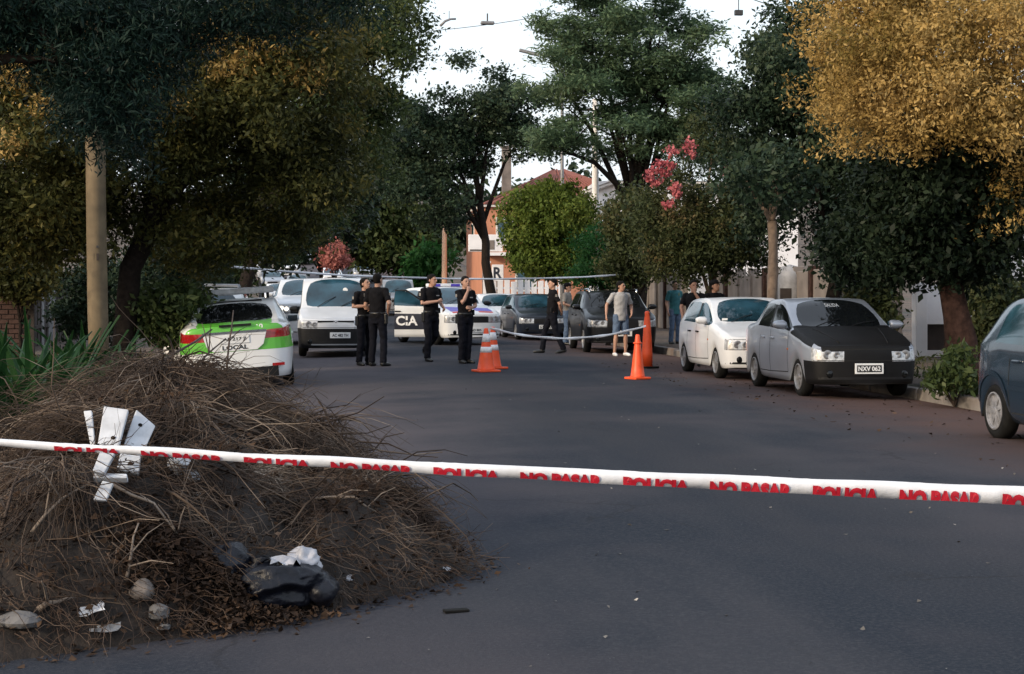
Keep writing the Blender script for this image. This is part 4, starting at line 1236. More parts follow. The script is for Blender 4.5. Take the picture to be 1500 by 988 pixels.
def hand(mb, wrist, d, nrm, curl, side, sc=1.0):
    """palm, four fingers and a thumb; d points to the fingers, nrm out of the back of the hand"""
    d = Vector(d).normalized(); nrm = Vector(nrm); nrm = (nrm - d * nrm.dot(d)).normalized(); s = d.cross(nrm) * side
    wrist = Vector(wrist)
    kn = wrist + d * .085 * sc
    rg = []
    for k, (t, hw_, th) in enumerate(((0, .024, .019), (.3, .034, .018), (.75, .042, .016), (1.0, .040, .013))):
        c = wrist.lerp(kn, t)
        rg.append([tuple(c + s * (math.cos(a) * hw_ * sc) + nrm * (math.sin(a) * th * sc)) for a in [2 * PI * q / 10 for q in range(10)]])
    mb.rings(rg)
    for i, (off, ln) in enumerate(((-.030, .060), (-.010, .076), (.010, .082), (.030, .072))):
        b0 = kn + s * off * sc - d * .01
        b1 = b0 + (d * math.cos(curl * .5) - nrm * math.sin(curl * .5)) * ln * .5 * sc
        b2 = b1 + (d * math.cos(curl * 1.2) - nrm * math.sin(curl * 1.2)) * ln * .5 * sc
        mb.tube([b0, b1, b2], [.0098, .009, .0075], 7)
    t0 = wrist + d * .025 * sc + s * .030 * sc
    t1 = t0 + (s * .75 + d * .65 - nrm * .25).normalized() * .042 * sc
    t2 = t1 + (s * .25 + d * .95 - nrm * .45).normalized() * .034 * sc
    mb.tube([t0, t1, t2], [.0125, .011, .009], 7)
DEF = dict(sa=(-.185, .01, 1.435), ea=(-.245, .04, 1.15), wa=(-.255, -.05, .91), sb=(.185, .01, 1.435), eb=(.245, .04, 1.15), wb=(.255, -.05, .91),
           ha=(-.09, 0, .93), ka=(-.105, -.02, .50), aa=(-.115, .03, .085), hb=(.09, 0, .93), kb=(.105, -.02, .50), ab=(.115, .03, .085),
           fa=(-.15, -1, 0), fb=(.15, -1, 0), da=None, db=None, na=(-1, 0, 0), nb=(1, 0, 0), ca=.5, cb=.5, lean=(0, 0), turn=0.0, nod=0.0)
def make_person(label, loc, facing, pose={}, shirt='uniform', trousers='uniform_trousers', shoe='boot', skin='skin', hair='hair', height=1.76, shorts=False, cap=False, officer=True, group=None, extra=None, girth=1.0, hairlen=1.0, seated=False):
    """facing: degrees turned from looking straight at the lens; model faces -Y"""
    P = dict(DEF); P.update(pose)
    t = thing('person', label, 'person', loc, R(facing), group)
    k = height / 1.76
    t.scale = (k, k, k)
    V = {n: Vector(P[n]) for n in ('sa', 'ea', 'wa', 'sb', 'eb', 'wb', 'ha', 'ka', 'aa', 'hb', 'kb', 'ab')}
    lx, ly = P['lean']
    hip = (V['ha'] + V['hb']) / 2
    def spine(z): 
        f = (z - hip.z) / .55
        return Vector((hip.x + lx * f, hip.y + ly * f, z))
    g = girth
    nk = spine(hip.z + .56); hc = nk + Vector((lx * .2, ly * .2 - .015, .145))
    body = MB()
    torso = [(hip.z - .06, .135, .095), (hip.z + .02, .150, .105), (hip.z + .12, .138 * g, .098 * g), (hip.z + .24, .142 * g, .102 * g), (hip.z + .38, .160, .108), (hip.z + .48, .158, .098), (hip.z + .535, .105, .075), (hip.z + .57, .056, .058), (hip.z + .65, .054, .056)]
    body.rings([ellipse(spine(z), rx, ry) for z, rx, ry in torso])
    for a in 'ab':
        s, e, w_ = V['s' + a], V['e' + a], V['w' + a]
        body.tube([s + Vector((.05 if a == 'a' else -.05, 0, .01)), s, s.lerp(e, .3), s.lerp(e, .7), e, e.lerp(w_, .25), e.lerp(w_, .7), w_], [.050, .055, .050, .043, .040, .041, .033, .026], 12)
        d = Vector(P['d' + a]) if P['d' + a] else (w_ - e)
        hand(body, w_ - d.normalized() * .008, d, P['n' + a], P['c' + a], 1 if a == 'a' else -1)
        h_, kk, an = V['h' + a], V['k' + a], V['a' + a]
        body.tube([h_ + Vector((0, 0, .05)), h_.lerp(kk, .15), h_.lerp(kk, .5), h_.lerp(kk, .9), kk, kk.lerp(an, .3), kk.lerp(an, .7), an, an - Vector((0, 0, .04))], [.085, .083, .070, .052, .050, .055, .040, .034, .036], 12)
    # head, turned and tilted on the neck
    Hd = Matrix.Translation(hc) @ Matrix.Rotation(R(P['turn']), 4, 'Z') @ Matrix.Rotation(R(P['nod']), 4, 'X')
    def hp(x, y, z): return tuple(Hd @ Vector((x, y, z)))
    prof = [(-.115, .030, .030, -.048), (-.100, .044, .046, -.042), (-.075, .056, .066, -.028), (-.04, .066, .083, -.012), (0, .072, .094, 0), (.04, .075, .098, .006), (.075, .070, .090, .008), (.10, .055, .070, .010), (.118, .028, .036, .012)]
    body.rings([[hp(rx * math.cos(a), oy + ry * math.sin(a), z) for a in [2 * PI * q / 16 for q in range(16)]] for z, rx, ry, oy in prof])
    body.tube([hp(0, -.088, .028), hp(0, -.112, -.012), hp(0, -.098, -.026)], [.010, .017, .013], 8)          # nose
    body.tube([hp(-.05, -.080, .034), hp(0, -.096, .034), hp(.05, -.080, .034)], .010, 6)                    # brow
    body.tube([hp(-.020, -.090, -.058), hp(0, -.098, -.060), hp(.020, -.090, -.058)], .009, 6)               # lips
    for s in (-1, 1): body.ball(hp(s * .076, .008, -.004), (.012, .020, .030), 8, 6)
    for a in 'ab':                                                                                     # feet
        an = V['a' + a]; f = Vector(P['f' + a]).normalized()
        body.tube([an + f * -.05 - Vector((0, 0, .04)), an + f * .03 - Vector((0, 0, .03)), an + f * .13 - Vector((0, 0, .055)), an + f * .19 - Vector((0, 0, .062))], [.030, .036, .030, .018], 8)
    put('body', fused(body, .0085, 2), M[skin], t, smooth=True)
    for s in (-1, 1): MB().ball(hp(s * .031, -.0885, .012), (.013, .008, .007), 8, 5).build('eye', M['dark_eye'], t, smooth=True)
    MB().tube([hp(-.022, -.0985, -.059), hp(0, -.1065, -.060), hp(.022, -.0985, -.059)], .0035, 6).build('mouth', M['lip'], t, smooth=True)
    # hair: a cap over the skull, longer behind than in front
    hb = MB()
    for z, f0 in ((.125, 1), (.105, 1), (.08, 1), (.055, .8), (.03, .55), (0, .42), (-.035, .36)):
        pass
    rg = []
    for z, rx, ry, oy, fr in ((-.055 * hairlen, .066, .082, .016, .2), (-.02, .074, .092, .014, .3), (.02, .079, .098, .012, .35), (.055, .080, .101, .010, .62), (.085, .074, .096, .010, 1.0), (.112, .056, .074, .012, 1.0), (.131, .026, .036, .014, 1.0)):
        ring = []
        for q in range(20):
            a = 2 * PI * q / 20
            y = oy + ry * math.sin(a)
            lim = oy - ry * fr if fr < 1 else -1
            ring.append(hp(rx * math.cos(a) * (1.0 if y > lim else .93), max(y, lim), z))
        rg.append(ring)
    hb.rings(rg)
    if cap:
        MB().rings([[hp(rx * math.cos(a), .008 + ry * math.sin(a), z) for a in [2 * PI * q / 20 for q in range(20)]] for z, rx, ry in ((.045, .084, .106), (.09, .082, .103), (.125, .066, .085), (.142, .03, .04))]).prism(
            [hp(.07 * math.cos(a), -.07 + .11 * math.sin(a), .050) for a in [PI + PI * q / 10 for q in range(11)]], (0, 0, .010)).build('cap', M['uniform'], t, smooth=True)
    put('hair', fused(hb, .010, 1, .003), M[hair], t, smooth=True)
    # shirt
    sh = MB()
    sh.rings([ellipse(spine(hip.z + z), rx, ry) for z, rx, ry in ((-.10 if not officer else -.02, .166 * (g if not officer else 1), .122), (.04, .168, .124 * g), (.14, .158 * g, .118 * g), (.26, .160 * g, .120 * g), (.38, .176, .126), (.485, .176, .114), (.545, .122, .088), (.575, .072, .072))])
    for a in 'ab':
        s, e = V['s' + a], V['e' + a]
        sh.tube([s + Vector((.06 if a == 'a' else -.06, 0, .012)), s + Vector((0, 0, .006)), s.lerp(e, .35), s.lerp(e, .80)], [.056, .062, .058, .060], 14)
    put('shirt', fused(sh, .013, 2, .0045), M[shirt], t, smooth=True)
    # trousers or shorts
    tr = MB()
    tr.rings([ellipse(spine(hip.z + z), rx, ry) for z, rx, ry in ((-.12, .140, .108), (-.03, .166, .122), (.05, .163, .119), (.09, .158, .116))])
    for a in 'ab':
        h_, kk, an = V['h' + a], V['k' + a], V['a' + a]
        if shorts: tr.tube([h_ + Vector((0, 0, .04)), h_.lerp(kk, .2), h_.lerp(kk, .6), h_.lerp(kk, .98)], [.096, .098, .090, .088], 14)
        else: tr.tube([h_ + Vector((0, 0, .04)), h_.lerp(kk, .2), h_.lerp(kk, .55), kk, kk.lerp(an, .35), kk.lerp(an, .75), an + Vector((0, 0, -.015))], [.096, .097, .085, .070, .072, .066, .068], 14)
    put('shorts' if shorts else 'trousers', fused(tr, .013, 2, .005), M[trousers], t, smooth=True)
    for a in 'ab':
        an = V['a' + a]; f = Vector(P['f' + a]); f.normalize()
        b = MB()
        b.tube([an - f * .062 - Vector((0, 0, .05)), an - f * .03 - Vector((0, 0, .040)), an + f * .06 - Vector((0, 0, .042)), an + f * .15 - Vector((0, 0, .052)), an + f * .215 - Vector((0, 0, .062))], [.034, .046, .044, .040, .024], 12)
        if not shorts: b.tube([an + Vector((0, 0, .08)), an - Vector((0, 0, .035))], [.050, .048], 12)
        put('boot' if officer else 'shoe', fused(b, .011, 1), M[shoe], t, smooth=True)
    if officer:
        MB().rings([ellipse(spine(hip.z + z), .171, .128) for z in (.045, .095)]).build('belt', M['boot'], t, smooth=True)
        put('holster', rbox((.05, .09, .19), .015, tuple(spine(hip.z) + Vector((-.185, .0, -.03)))), M['boot'], t)
        put('radio', rbox((.045, .05, .11), .012, tuple(spine(hip.z) + Vector((.165, -.055, .10)))), M['black_plastic'], t)
        for a in 'ab':
            s, e = V['s' + a], V['e' + a]
            c = s.lerp(e, .30) + Vector((-.067 if a == 'a' else .067, 0, 0))
            put('sleeve_badge', rbox((.008, .05, .06), .003, tuple(c)), M['tan_cloth'], t)
        put('name_patch', rbox((.07, .008, .022), .003, tuple(spine(hip.z + .40) + Vector((.075, -.128, 0)))), M['pale_post'], t)
    if extra: extra(t, V, spine, hip)
    return t
off_grp = 'police officers standing about the street'
# two officers by the van
p = ground(534, 536)
make_person('left officer of the close pair by the van, in black, with arms folded', p, 35, dict(ea=(-.27, .02, 1.18), wa=(-.04, -.19, 1.20), da=(1, -.05, .05), na=(0, -1, .2), eb=(.27, .02, 1.18), wb=(.02, -.17, 1.16), db=(-1, 0, 0), nb=(0, -1, .2), turn=20, nod=-14), group=off_grp, height=1.76)
p = ground(553, 537)
make_person('right officer of the close pair by the van, back turned and hand on hip', p, 148, dict(ea=(-.31, .10, 1.19), wa=(-.20, -.05, 1.02), da=(.4, -.7, -.5), na=(-1, 0, .2), eb=(.25, .02, 1.16), wb=(.16, -.16, 1.02), turn=-8, nod=-6, ka=(-.12, -.03, .5), aa=(-.15, .04, .085)), group=off_grp, height=1.84, girth=1.05)
# officer walking in front of the patrol car, arm across the chest
p = ground(631, 530)
make_person('officer with forearm across his chest, striding in front of the patrol car door', p, 32, dict(ea=(-.26, -.06, 1.17), wa=(.02, -.23, 1.22), da=(1, -.1, .35), na=(0, -1, .3), ca=1.0, eb=(.28, .05, 1.18), wb=(.22, -.14, 1.08), cb=1.2,
            ka=(-.10, -.05, .50), aa=(-.10, -.02, .085), kb=(.10, -.02, .52), ab=(.10, .34, .22), fb=(.05, -.75, -.65), turn=22, lean=(.0, -.02)), group=off_grp, height=1.83, girth=1.06)
# officer with a hand at his mouth
p = ground(681, 533)
def white_cup(t, V, sp, hip): put('cup', MB().lathe([(.0, 0), (.025, 0), (.033, .08), (.030, .08), (.024, .01), (0, .01)], 12).mesh('cup'), M['white_print'], t, (-.025, -.165, 1.545), smooth=True)
make_person('officer raising one hand to his mouth beside the orange cones', p, 28, dict(sa=(-.185, -.01, 1.43), ea=(-.18, -.20, 1.22), wa=(-.06, -.20, 1.46), da=(.35, .12, 1), na=(-.4, -1, .1), ca=1.1, eb=(.22, -.05, 1.16), wb=(.06, -.17, 1.12), db=(-1, -.1, .1), nb=(0, -1, 0), cb=.9,
            ka=(-.075, -.02, .5), aa=(-.07, .03, .085), kb=(.075, -.03, .5), ab=(.07, .02, .085), nod=-4), group=off_grp, height=1.78)
# officer strolling left, hands behind his back
p = ground(809, 518)
make_person('officer strolling to the left with hands clasped behind him', p, -88, dict(ea=(-.25, .13, 1.16), wa=(-.08, .22, .98), da=(.8, .1, -.5), na=(0, 1, .3), eb=(.25, .13, 1.16), wb=(.07, .22, .96), db=(-.8, .1, -.4), nb=(0, 1, .3),
            ha=(-.09, 0, .92), ka=(-.10, -.16, .52), aa=(-.10, -.22, .088), hb=(.09, 0, .92), kb=(.10, .06, .50), ab=(.10, .26, .10), fb=(.05, -1, -.15), lean=(0, .02), turn=4), group=off_grp, height=1.80, hairlen=.7, girth=1.12)
# man in the grey shirt
p = ground(909, 522)
make_person('man in light grey shirt, blue shorts and white shoes by the black hatch', p, 12, dict(sa=(-.19, .01, 1.43), ea=(-.33, .05, 1.20), wa=(-.37, -.02, .96), ca=.7, eb=(.30, .06, 1.17), wb=(.25, -.08, 1.0), db=(-.35, -.55, -.75), nb=(1, 0, 0),
            ka=(-.12, -.02, .5), aa=(-.14, .03, .085), kb=(.12, -.02, .5), ab=(.14, .03, .085), turn=40), shirt='grey_tee', trousers='denim', shoe='white_shoe', shorts=True, officer=False, height=1.76)
# bystander in pale top and jeans behind the walking officer
p = Vector((7.25, 45.6, gz(7.25, 45.6)))
make_person('bystander in dark cap, pale top and blue jeans beside the small dark hatch', p, 60, dict(ea=(-.27, .0, 1.17), wa=(-.12, -.2, 1.1), eb=(.26, .0, 1.17), wb=(.1, -.2, 1.12), db=(-1, 0, 0)), shirt='tan_cloth', trousers='denim', officer=False, cap=True, height=1.74)
# two men and one in turquoise on the far pavement behind the white car
p = Vector((7.95, 33.3, gz(7.95, 33.3)))
make_person('officer behind the white small car lifting a hand to his cheek', p, -30, dict(ea=(-.24, -.08, 1.2), wa=(-.17, -.2, 1.0), eb=(.24, -.14, 1.22), wb=(.07, -.17, 1.5), db=(-.1, .2, 1), nb=(.6, -1, 0), turn=40), group=off_grp, skin='skin_tan', height=1.78)
p = Vector((8.62, 34.2, gz(8.62, 34.2)))
make_person('capped officer behind the roof of the white small car', p, 15, dict(turn=25, nod=-8), group=off_grp, skin='skin_tan', cap=True, height=1.80)
p = Vector((9.75, 43.0, .045))
make_person('distant person in a turquoise top under the red flowering tree', p, 20, dict(), shirt='turquoise_cloth', trousers='denim', officer=False, height=1.70)

# ------------------------------------------------------------------ trees and plants
def unit(a): return a / np.maximum(np.linalg.norm(a, axis=-1, keepdims=True), 1e-9)
def clumps(rng, blobs, n, shell=.5, rough=.22):
    """n clump centres and outward directions over a set of ellipsoids (x, y, z, rx, ry, rz)"""
    B = np.array(blobs, float)
    wgt = (B[:, 3] * B[:, 4] * B[:, 5]) ** (2 / 3); wgt /= wgt.sum()
    k = rng.choice(len(B), n, p=wgt)
    d = unit(rng.normal(size=(n, 3)))
    ph = rng.uniform(0, 6.28, (len(B), 3))[k]
    wob = 1 + rough * (np.sin(d[:, 0] * 5 + ph[:, 0]) + np.sin(d[:, 1] * 6 + ph[:, 1]) + np.sin(d[:, 2] * 5 + ph[:, 2])) / 1.8
    r = (shell + (1 - shell) * rng.random(n) ** .55) * wob
    return B[k, :3] + d * B[k, 3:] * r[:, None], d
def leaf_quads(rng, c, out, per, spread, size, aspect, droop=.2, outw=.4, flat=.0, fold=.12):
    n = len(c) * per
    o = np.repeat(out, per, 0)
    q = np.repeat(c, per, 0) + rng.normal(size=(n, 3)) * spread * np.array([1, 1, .75])
    d = rng.normal(size=(n, 3)); d[:, 2] *= (1 - flat)
    d = unit(unit(d) + o * outw + np.array([0, 0, -droop]))
    rv = rng.normal(size=(n, 3)); rv[:, :2] *= (1 - flat)
    s = unit(np.cross(d, rv)); nn = np.cross(s, d)
    d = unit(d + np.repeat(unit(rng.normal(size=(len(c), 3))), per, 0) * .45)
    s = unit(np.cross(d, rv)); nn = np.cross(s, d)
    ln = (size[0] * .75 + (size[1] * 1.25 - size[0] * .75) * rng.random(n) ** 1.7)[:, None]; wd = ln * aspect * rng.uniform(.8, 1.2, n)[:, None]
    V = np.empty((n, 4, 3))
    V[:, 0] = q - d * ln * .5
    V[:, 1] = q + s * wd * .5 + nn * wd * fold - d * ln * .06
    V[:, 2] = q + d * ln * .5
    V[:, 3] = q - s * wd * .5 + nn * wd * fold - d * ln * .06
    return V
def crown(rng, blobs, n, per, spread, size, aspect, shell=.5, rough=.22, **kw):
    c, d = clumps(rng, blobs, n, shell, rough)
    return leaf_quads(rng, c, d, per, spread, size, aspect, **kw)
def branchy(rnd, base, top, r0, targets, seg=10, wig=.12, r1=None):
    b = MB()
    base, top = Vector(base), Vector(top)
    n = 7
    pts = [base.lerp(top, i / (n - 1)) + Vector((rnd.uniform(-wig, wig), rnd.uniform(-wig, wig), 0)) * (0 if i == 0 else 1) * r0 * 3 for i in range(n)]
    r1 = r1 or r0 * .62
    rr = [r0 * 1.45] + [r0 + (r1 - r0) * i / (n - 1) for i in range(1, n)]
    b.tube(pts, rr, seg, jit=rnd)
    for tgt in targets:
        tgt = Vector(tgt); st = pts[rnd.choice((n - 1, n - 1, n - 2, n - 3))]
        mid = st.lerp(tgt, .45) + Vector((rnd.uniform(-.2, .2), rnd.uniform(-.2, .2), .12 * (tgt - st).length))
        b.tube([st, st.lerp(mid, .5) + Vector((0, 0, .04)), mid, mid.lerp(tgt, .6), tgt], [r1 * .75, r1 * .6, r1 * .45, r1 * .28, r1 * .1], 7, jit=rnd)
        for _ in range(3):
            s2 = mid.lerp(tgt, rnd.uniform(0, .7)); e2 = s2 + Vector((rnd.uniform(-1, 1), rnd.uniform(-1, 1), rnd.uniform(-.2, .9))) * (tgt - st).length * .3
            b.tube([s2, s2.lerp(e2, .5) + Vector((0, 0, .03)), e2], [r1 * .25, r1 * .16, r1 * .05], 5)
    return b
LM = {
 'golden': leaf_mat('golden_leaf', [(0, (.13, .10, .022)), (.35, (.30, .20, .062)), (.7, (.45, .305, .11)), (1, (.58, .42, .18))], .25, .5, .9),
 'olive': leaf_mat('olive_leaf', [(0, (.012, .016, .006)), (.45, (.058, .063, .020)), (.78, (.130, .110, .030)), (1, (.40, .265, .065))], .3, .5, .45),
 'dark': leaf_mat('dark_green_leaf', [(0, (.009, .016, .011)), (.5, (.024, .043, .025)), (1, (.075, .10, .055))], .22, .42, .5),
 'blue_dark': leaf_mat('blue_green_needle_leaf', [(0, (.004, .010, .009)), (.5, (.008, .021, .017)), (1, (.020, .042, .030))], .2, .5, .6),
 'shade': leaf_mat('shaded_green_leaf', [(0, (.005, .010, .006)), (.5, (.011, .020, .011)), (1, (.032, .048, .026))], .2, .5, .6),  # shade inside the golden tree's crown put into the leaf colour
 'mid': leaf_mat('mid_green_leaf', [(0, (.018, .028, .010)), (.5, (.046, .068, .024)), (1, (.12, .14, .050))], .3, .45, .5),
 'acacia': leaf_mat('feathery_green_leaf', [(0, (.032, .055, .030)), (.45, (.085, .14, .075)), (1, (.17, .22, .125))], .35, .5, .35),
 'lime': leaf_mat('yellow_green_leaf', [(0, (.035, .045, .008)), (.5, (.085, .125, .022)), (1, (.19, .22, .05))], .35, .45, .8),
 'fresh': leaf_mat('fresh_green_leaf', [(0, (.012, .045, .012)), (.5, (.030, .105, .026)), (1, (.070, .17, .05))], .35, .45, .8),
 'myrtle': leaf_mat('bronze_green_leaf', [(0, (.020, .023, .011)), (.45, (.048, .064, .026)), (.75, (.085, .086, .036)), (1, (.20, .13, .065))], .3, .5, .6),
 'flower': leaf_mat('coral_flower', [(0, (.38, .07, .09)), (1, (.62, .22, .23))], .3, .5, 2),
 'pinkleaf': leaf_mat('pinkish_leaf', [(0, (.20, .06, .05)), (1, (.50, .20, .17))], .3, .6, 2),
 'strap': leaf_mat('strap_leaf', [(0, (.007, .024, .008)), (.6, (.020, .060, .018)), (1, (.060, .11, .045))], .3, .4, 2),
 'weed': leaf_mat('verge_weed', [(0, (.016, .024, .008)), (.6, (.045, .055, .018)), (1, (.13, .115, .05))], .3, .6, 2),
}
def tree(name, label, base, trunk_top, r0, blobs, leaf, seed, n, per, spread, size, aspect, bark='bark', cat='tree', group=None, extra=None, nb=6, r1=None, trunk_name='trunk', wig=.12, pads=None, **kw):
    """blobs and trunk in coordinates relative to base"""
    rng = np.random.default_rng(seed); rnd = random.Random(seed)
    t = thing(name, label, cat, base, 0, group)
    if trunk_top is not None:
        tg = [(b[0] + rnd.uniform(-.3, .3) * b[3], b[1] + rnd.uniform(-.3, .3) * b[4], b[2] + rnd.uniform(-.1, .4) * b[5]) for b in (blobs * 3)[:nb]]
        branchy(rnd, (0, 0, -.1), trunk_top, r0, tg, r1=r1, wig=wig).build(trunk_name, M[bark], t, smooth=True)
    if pads:
        pn, pr, pf = pads
        pc, _ = clumps(rng, blobs, pn, kw.get('shell', .4), .2)
        blobs = [(q[0], q[1], q[2], pr * s_, pr * s_, pr * pf * s_) for q, s_ in zip(pc, rng.uniform(.6, 1.35, pn))]
        kw = dict(kw, shell=.25, rough=.3)
    V = crown(rng, blobs, n, per, spread, size, aspect, **kw)
    put('crown', quads_mesh('crown', V), LM[leaf], t)
    if extra: extra(t, rng, rnd)
    return t
def B(u, v, Z, ru, rv, rd, base):
    """an ellipsoid of foliage whose centre stands at column u, row v, distance Z, with radii ru, rv in photo pixels at that distance, rd metres deep"""
    p = world(u, v, Z) - Vector(base); k = Z / FPX
    return (p.x, p.y, p.z, ru * k, rd, rv * k)
def foot(u, Z):
    p = world(u, 425, Z); return Vector((p.x, p.y, gz(p.x, p.y)))

# --- right side
b0 = foot(1412, 25.5)
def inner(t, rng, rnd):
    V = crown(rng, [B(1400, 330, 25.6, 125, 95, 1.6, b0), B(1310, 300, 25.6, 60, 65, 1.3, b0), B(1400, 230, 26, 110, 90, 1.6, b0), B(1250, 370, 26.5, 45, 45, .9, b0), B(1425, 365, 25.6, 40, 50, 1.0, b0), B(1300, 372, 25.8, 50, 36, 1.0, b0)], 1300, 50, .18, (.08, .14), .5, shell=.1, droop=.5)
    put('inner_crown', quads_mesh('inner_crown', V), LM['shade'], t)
tree('golden_tree', 'large golden leaved street tree at top right with shaded dark green underside and thick trunk', b0, (-.15, .1, 2.3), .27,
     [B(1318, 90, 24.4, 112, 118, 1.5, b0), B(1400, 105, 24, 120, 85, 1.5, b0), B(1500, 120, 24.4, 100, 150, 1.5, b0), B(1380, -10, 24.5, 150, 110, 1.6, b0), B(1278, 180, 24.6, 62, 52, 1.0, b0), B(1490, 215, 24.6, 50, 75, 1.0, b0), B(1275, 20, 24.6, 70, 85, 1.2, b0), B(1560, 60, 24.5, 100, 160, 1.5, b0)],
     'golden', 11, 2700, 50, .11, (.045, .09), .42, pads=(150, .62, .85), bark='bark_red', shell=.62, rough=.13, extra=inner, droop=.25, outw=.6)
b0 = foot(1225, 33)
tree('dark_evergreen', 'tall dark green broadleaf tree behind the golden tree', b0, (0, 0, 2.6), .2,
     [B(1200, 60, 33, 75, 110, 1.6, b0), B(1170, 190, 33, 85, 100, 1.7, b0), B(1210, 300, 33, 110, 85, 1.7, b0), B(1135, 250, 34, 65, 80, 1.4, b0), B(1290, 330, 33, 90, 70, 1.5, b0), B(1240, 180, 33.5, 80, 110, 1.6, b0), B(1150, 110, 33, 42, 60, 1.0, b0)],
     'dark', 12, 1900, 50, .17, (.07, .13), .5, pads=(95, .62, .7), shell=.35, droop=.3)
b0 = foot(1132, 31)
t = thing('tree_stem', 'bare brown trunk of a pruned tree behind the white and silver cars', 'tree', b0)
branchy(random.Random(5), (0, 0, -.1), (-.02, 0, 2.9), .105, [(.5, .2, 3.6), (-.5, .1, 3.7), (.1, .4, 3.9)], r1=.085, wig=.05).build('trunk', M['bark_pale'], t, smooth=True)
put('crown', quads_mesh('crown', crown(np.random.default_rng(3), [(0, 0, 3.7, .9, .9, .6)], 90, 30, .16, (.1, .16), .5)), LM['dark'], t)
b0 = foot(1045, 37.5)
def blooms(t, rng, rnd):
    for i, (u, v, s) in enumerate(((983, 222, 7), (1009, 214, 9), (1012, 226, 6), (958, 250, 7), (974, 254, 6), (993, 286, 8), (989, 274, 5), (1067, 249, 8), (966, 240, 4), (983, 243, 5), (962, 268, 5), (978, 300, 4), (950, 262, 4))):
        q = B(u, v, 35.7, s, s * .9, .18, b0)
        put('blossom', quads_mesh('blossom', crown(rng, [q], 13, 7, .045, (.05, .09), .8, shell=.2)), LM['flower'], t)
tree('flowering_tree', 'bronze green street tree with coral red blossoms behind the white car', b0, (0, 0, 1.7), .12,
     [B(1030, 300, 37, 75, 75, 1.2, b0), B(1060, 230, 37, 60, 62, 1.0, b0), B(985, 330, 37, 50, 70, 1.0, b0), B(1075, 350, 37, 70, 60, 1.2, b0), B(1010, 370, 37, 75, 45, 1.2, b0), B(1045, 195, 37, 26, 35, .5, b0), B(1110, 290, 37, 45, 80, 1.0, b0)],
     'myrtle', 13, 1300, 46, .14, (.06, .12), .45, pads=(90, .42, .8), shell=.35, extra=blooms, droop=.2, bark='bark_pale')
b0 = foot(925, 43)
tree('small_tree', 'dark brownish small tree just left of the coral blossoms', b0, (0, 0, 1.3), .10,
     [B(925, 325, 43, 45, 52, 1.0, b0), B(945, 370, 43, 48, 40, 1.0, b0), B(915, 390, 43, 36, 28, .8, b0)], 'myrtle', 14, 330, 42, .16, (.10, .16), .5, shell=.3)
b0 = foot(890, 47)
tree('small_tree', 'fresh green feathery bush between the round tree and the brownish tree', b0, (0, 0, 1.0), .07,
     [B(882, 365, 47, 34, 40, .8, b0), B(905, 395, 47, 36, 34, .8, b0), B(868, 395, 47, 28, 26, .7, b0)], 'fresh', 15, 300, 44, .14, (.08, .15), .35, shell=.3, droop=.5)
b0 = foot(808, 57)
tree('round_tree', 'round clipped yellow green tree left of the concrete pole', b0, (0, 0, 2.0), .12,
     [B(808, 335, 57, 66, 64, 1.6, b0), B(800, 300, 57, 50, 36, 1.2, b0), B(835, 325, 57, 42, 44, 1.2, b0), B(775, 350, 57, 38, 40, 1.1, b0), B(810, 385, 57, 55, 24, 1.2, b0)],
     'lime', 16, 800, 44, .16, (.10, .18), .5, shell=.5, droop=.3, outw=.5)
b0 = foot(940, 58)
tree('acacia_tree', 'big feathery acacia with layered green foliage reaching the top edge', b0, (-.3, 0, 4.6), .26,
     [B(930, 60, 58, 120, 62, 2.6, b0), B(855, 40, 57, 75, 45, 2.0, b0), B(1010, 70, 58, 75, 60, 2.0, b0), B(880, 130, 57, 85, 42, 2.0, b0), B(985, 150, 58, 95, 55, 2.2, b0), B(880, 200, 57, 105, 40, 2.0, b0), B(960, 225, 58, 90, 40, 2.0, b0), B(1050, 180, 58, 45, 60, 1.6, b0), B(930, -10, 58, 110, 45, 2.4, b0), B(800, 215, 56, 30, 25, 1.0, b0), B(820, 95, 57, 40, 26, 1.2, b0)],
     'acacia', 17, 2000, 54, .17, (.11, .23), .32, pads=(130, .95, .32), shell=.35, rough=.35, droop=.15, flat=.6, nb=14, outw=.3)
b0 = foot(722, 78)
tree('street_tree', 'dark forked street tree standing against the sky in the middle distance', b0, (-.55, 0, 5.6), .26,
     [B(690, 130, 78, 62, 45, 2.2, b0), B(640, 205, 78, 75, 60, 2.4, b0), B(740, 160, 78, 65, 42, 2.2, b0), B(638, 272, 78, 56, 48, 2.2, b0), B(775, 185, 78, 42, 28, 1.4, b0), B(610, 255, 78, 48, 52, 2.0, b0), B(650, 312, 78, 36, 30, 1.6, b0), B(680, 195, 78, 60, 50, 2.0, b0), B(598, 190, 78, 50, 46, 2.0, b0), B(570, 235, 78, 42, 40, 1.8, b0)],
     'dark', 18, 1250, 46, .24, (.13, .25), .5, pads=(70, .95, .6), shell=.2, rough=.35, nb=12)

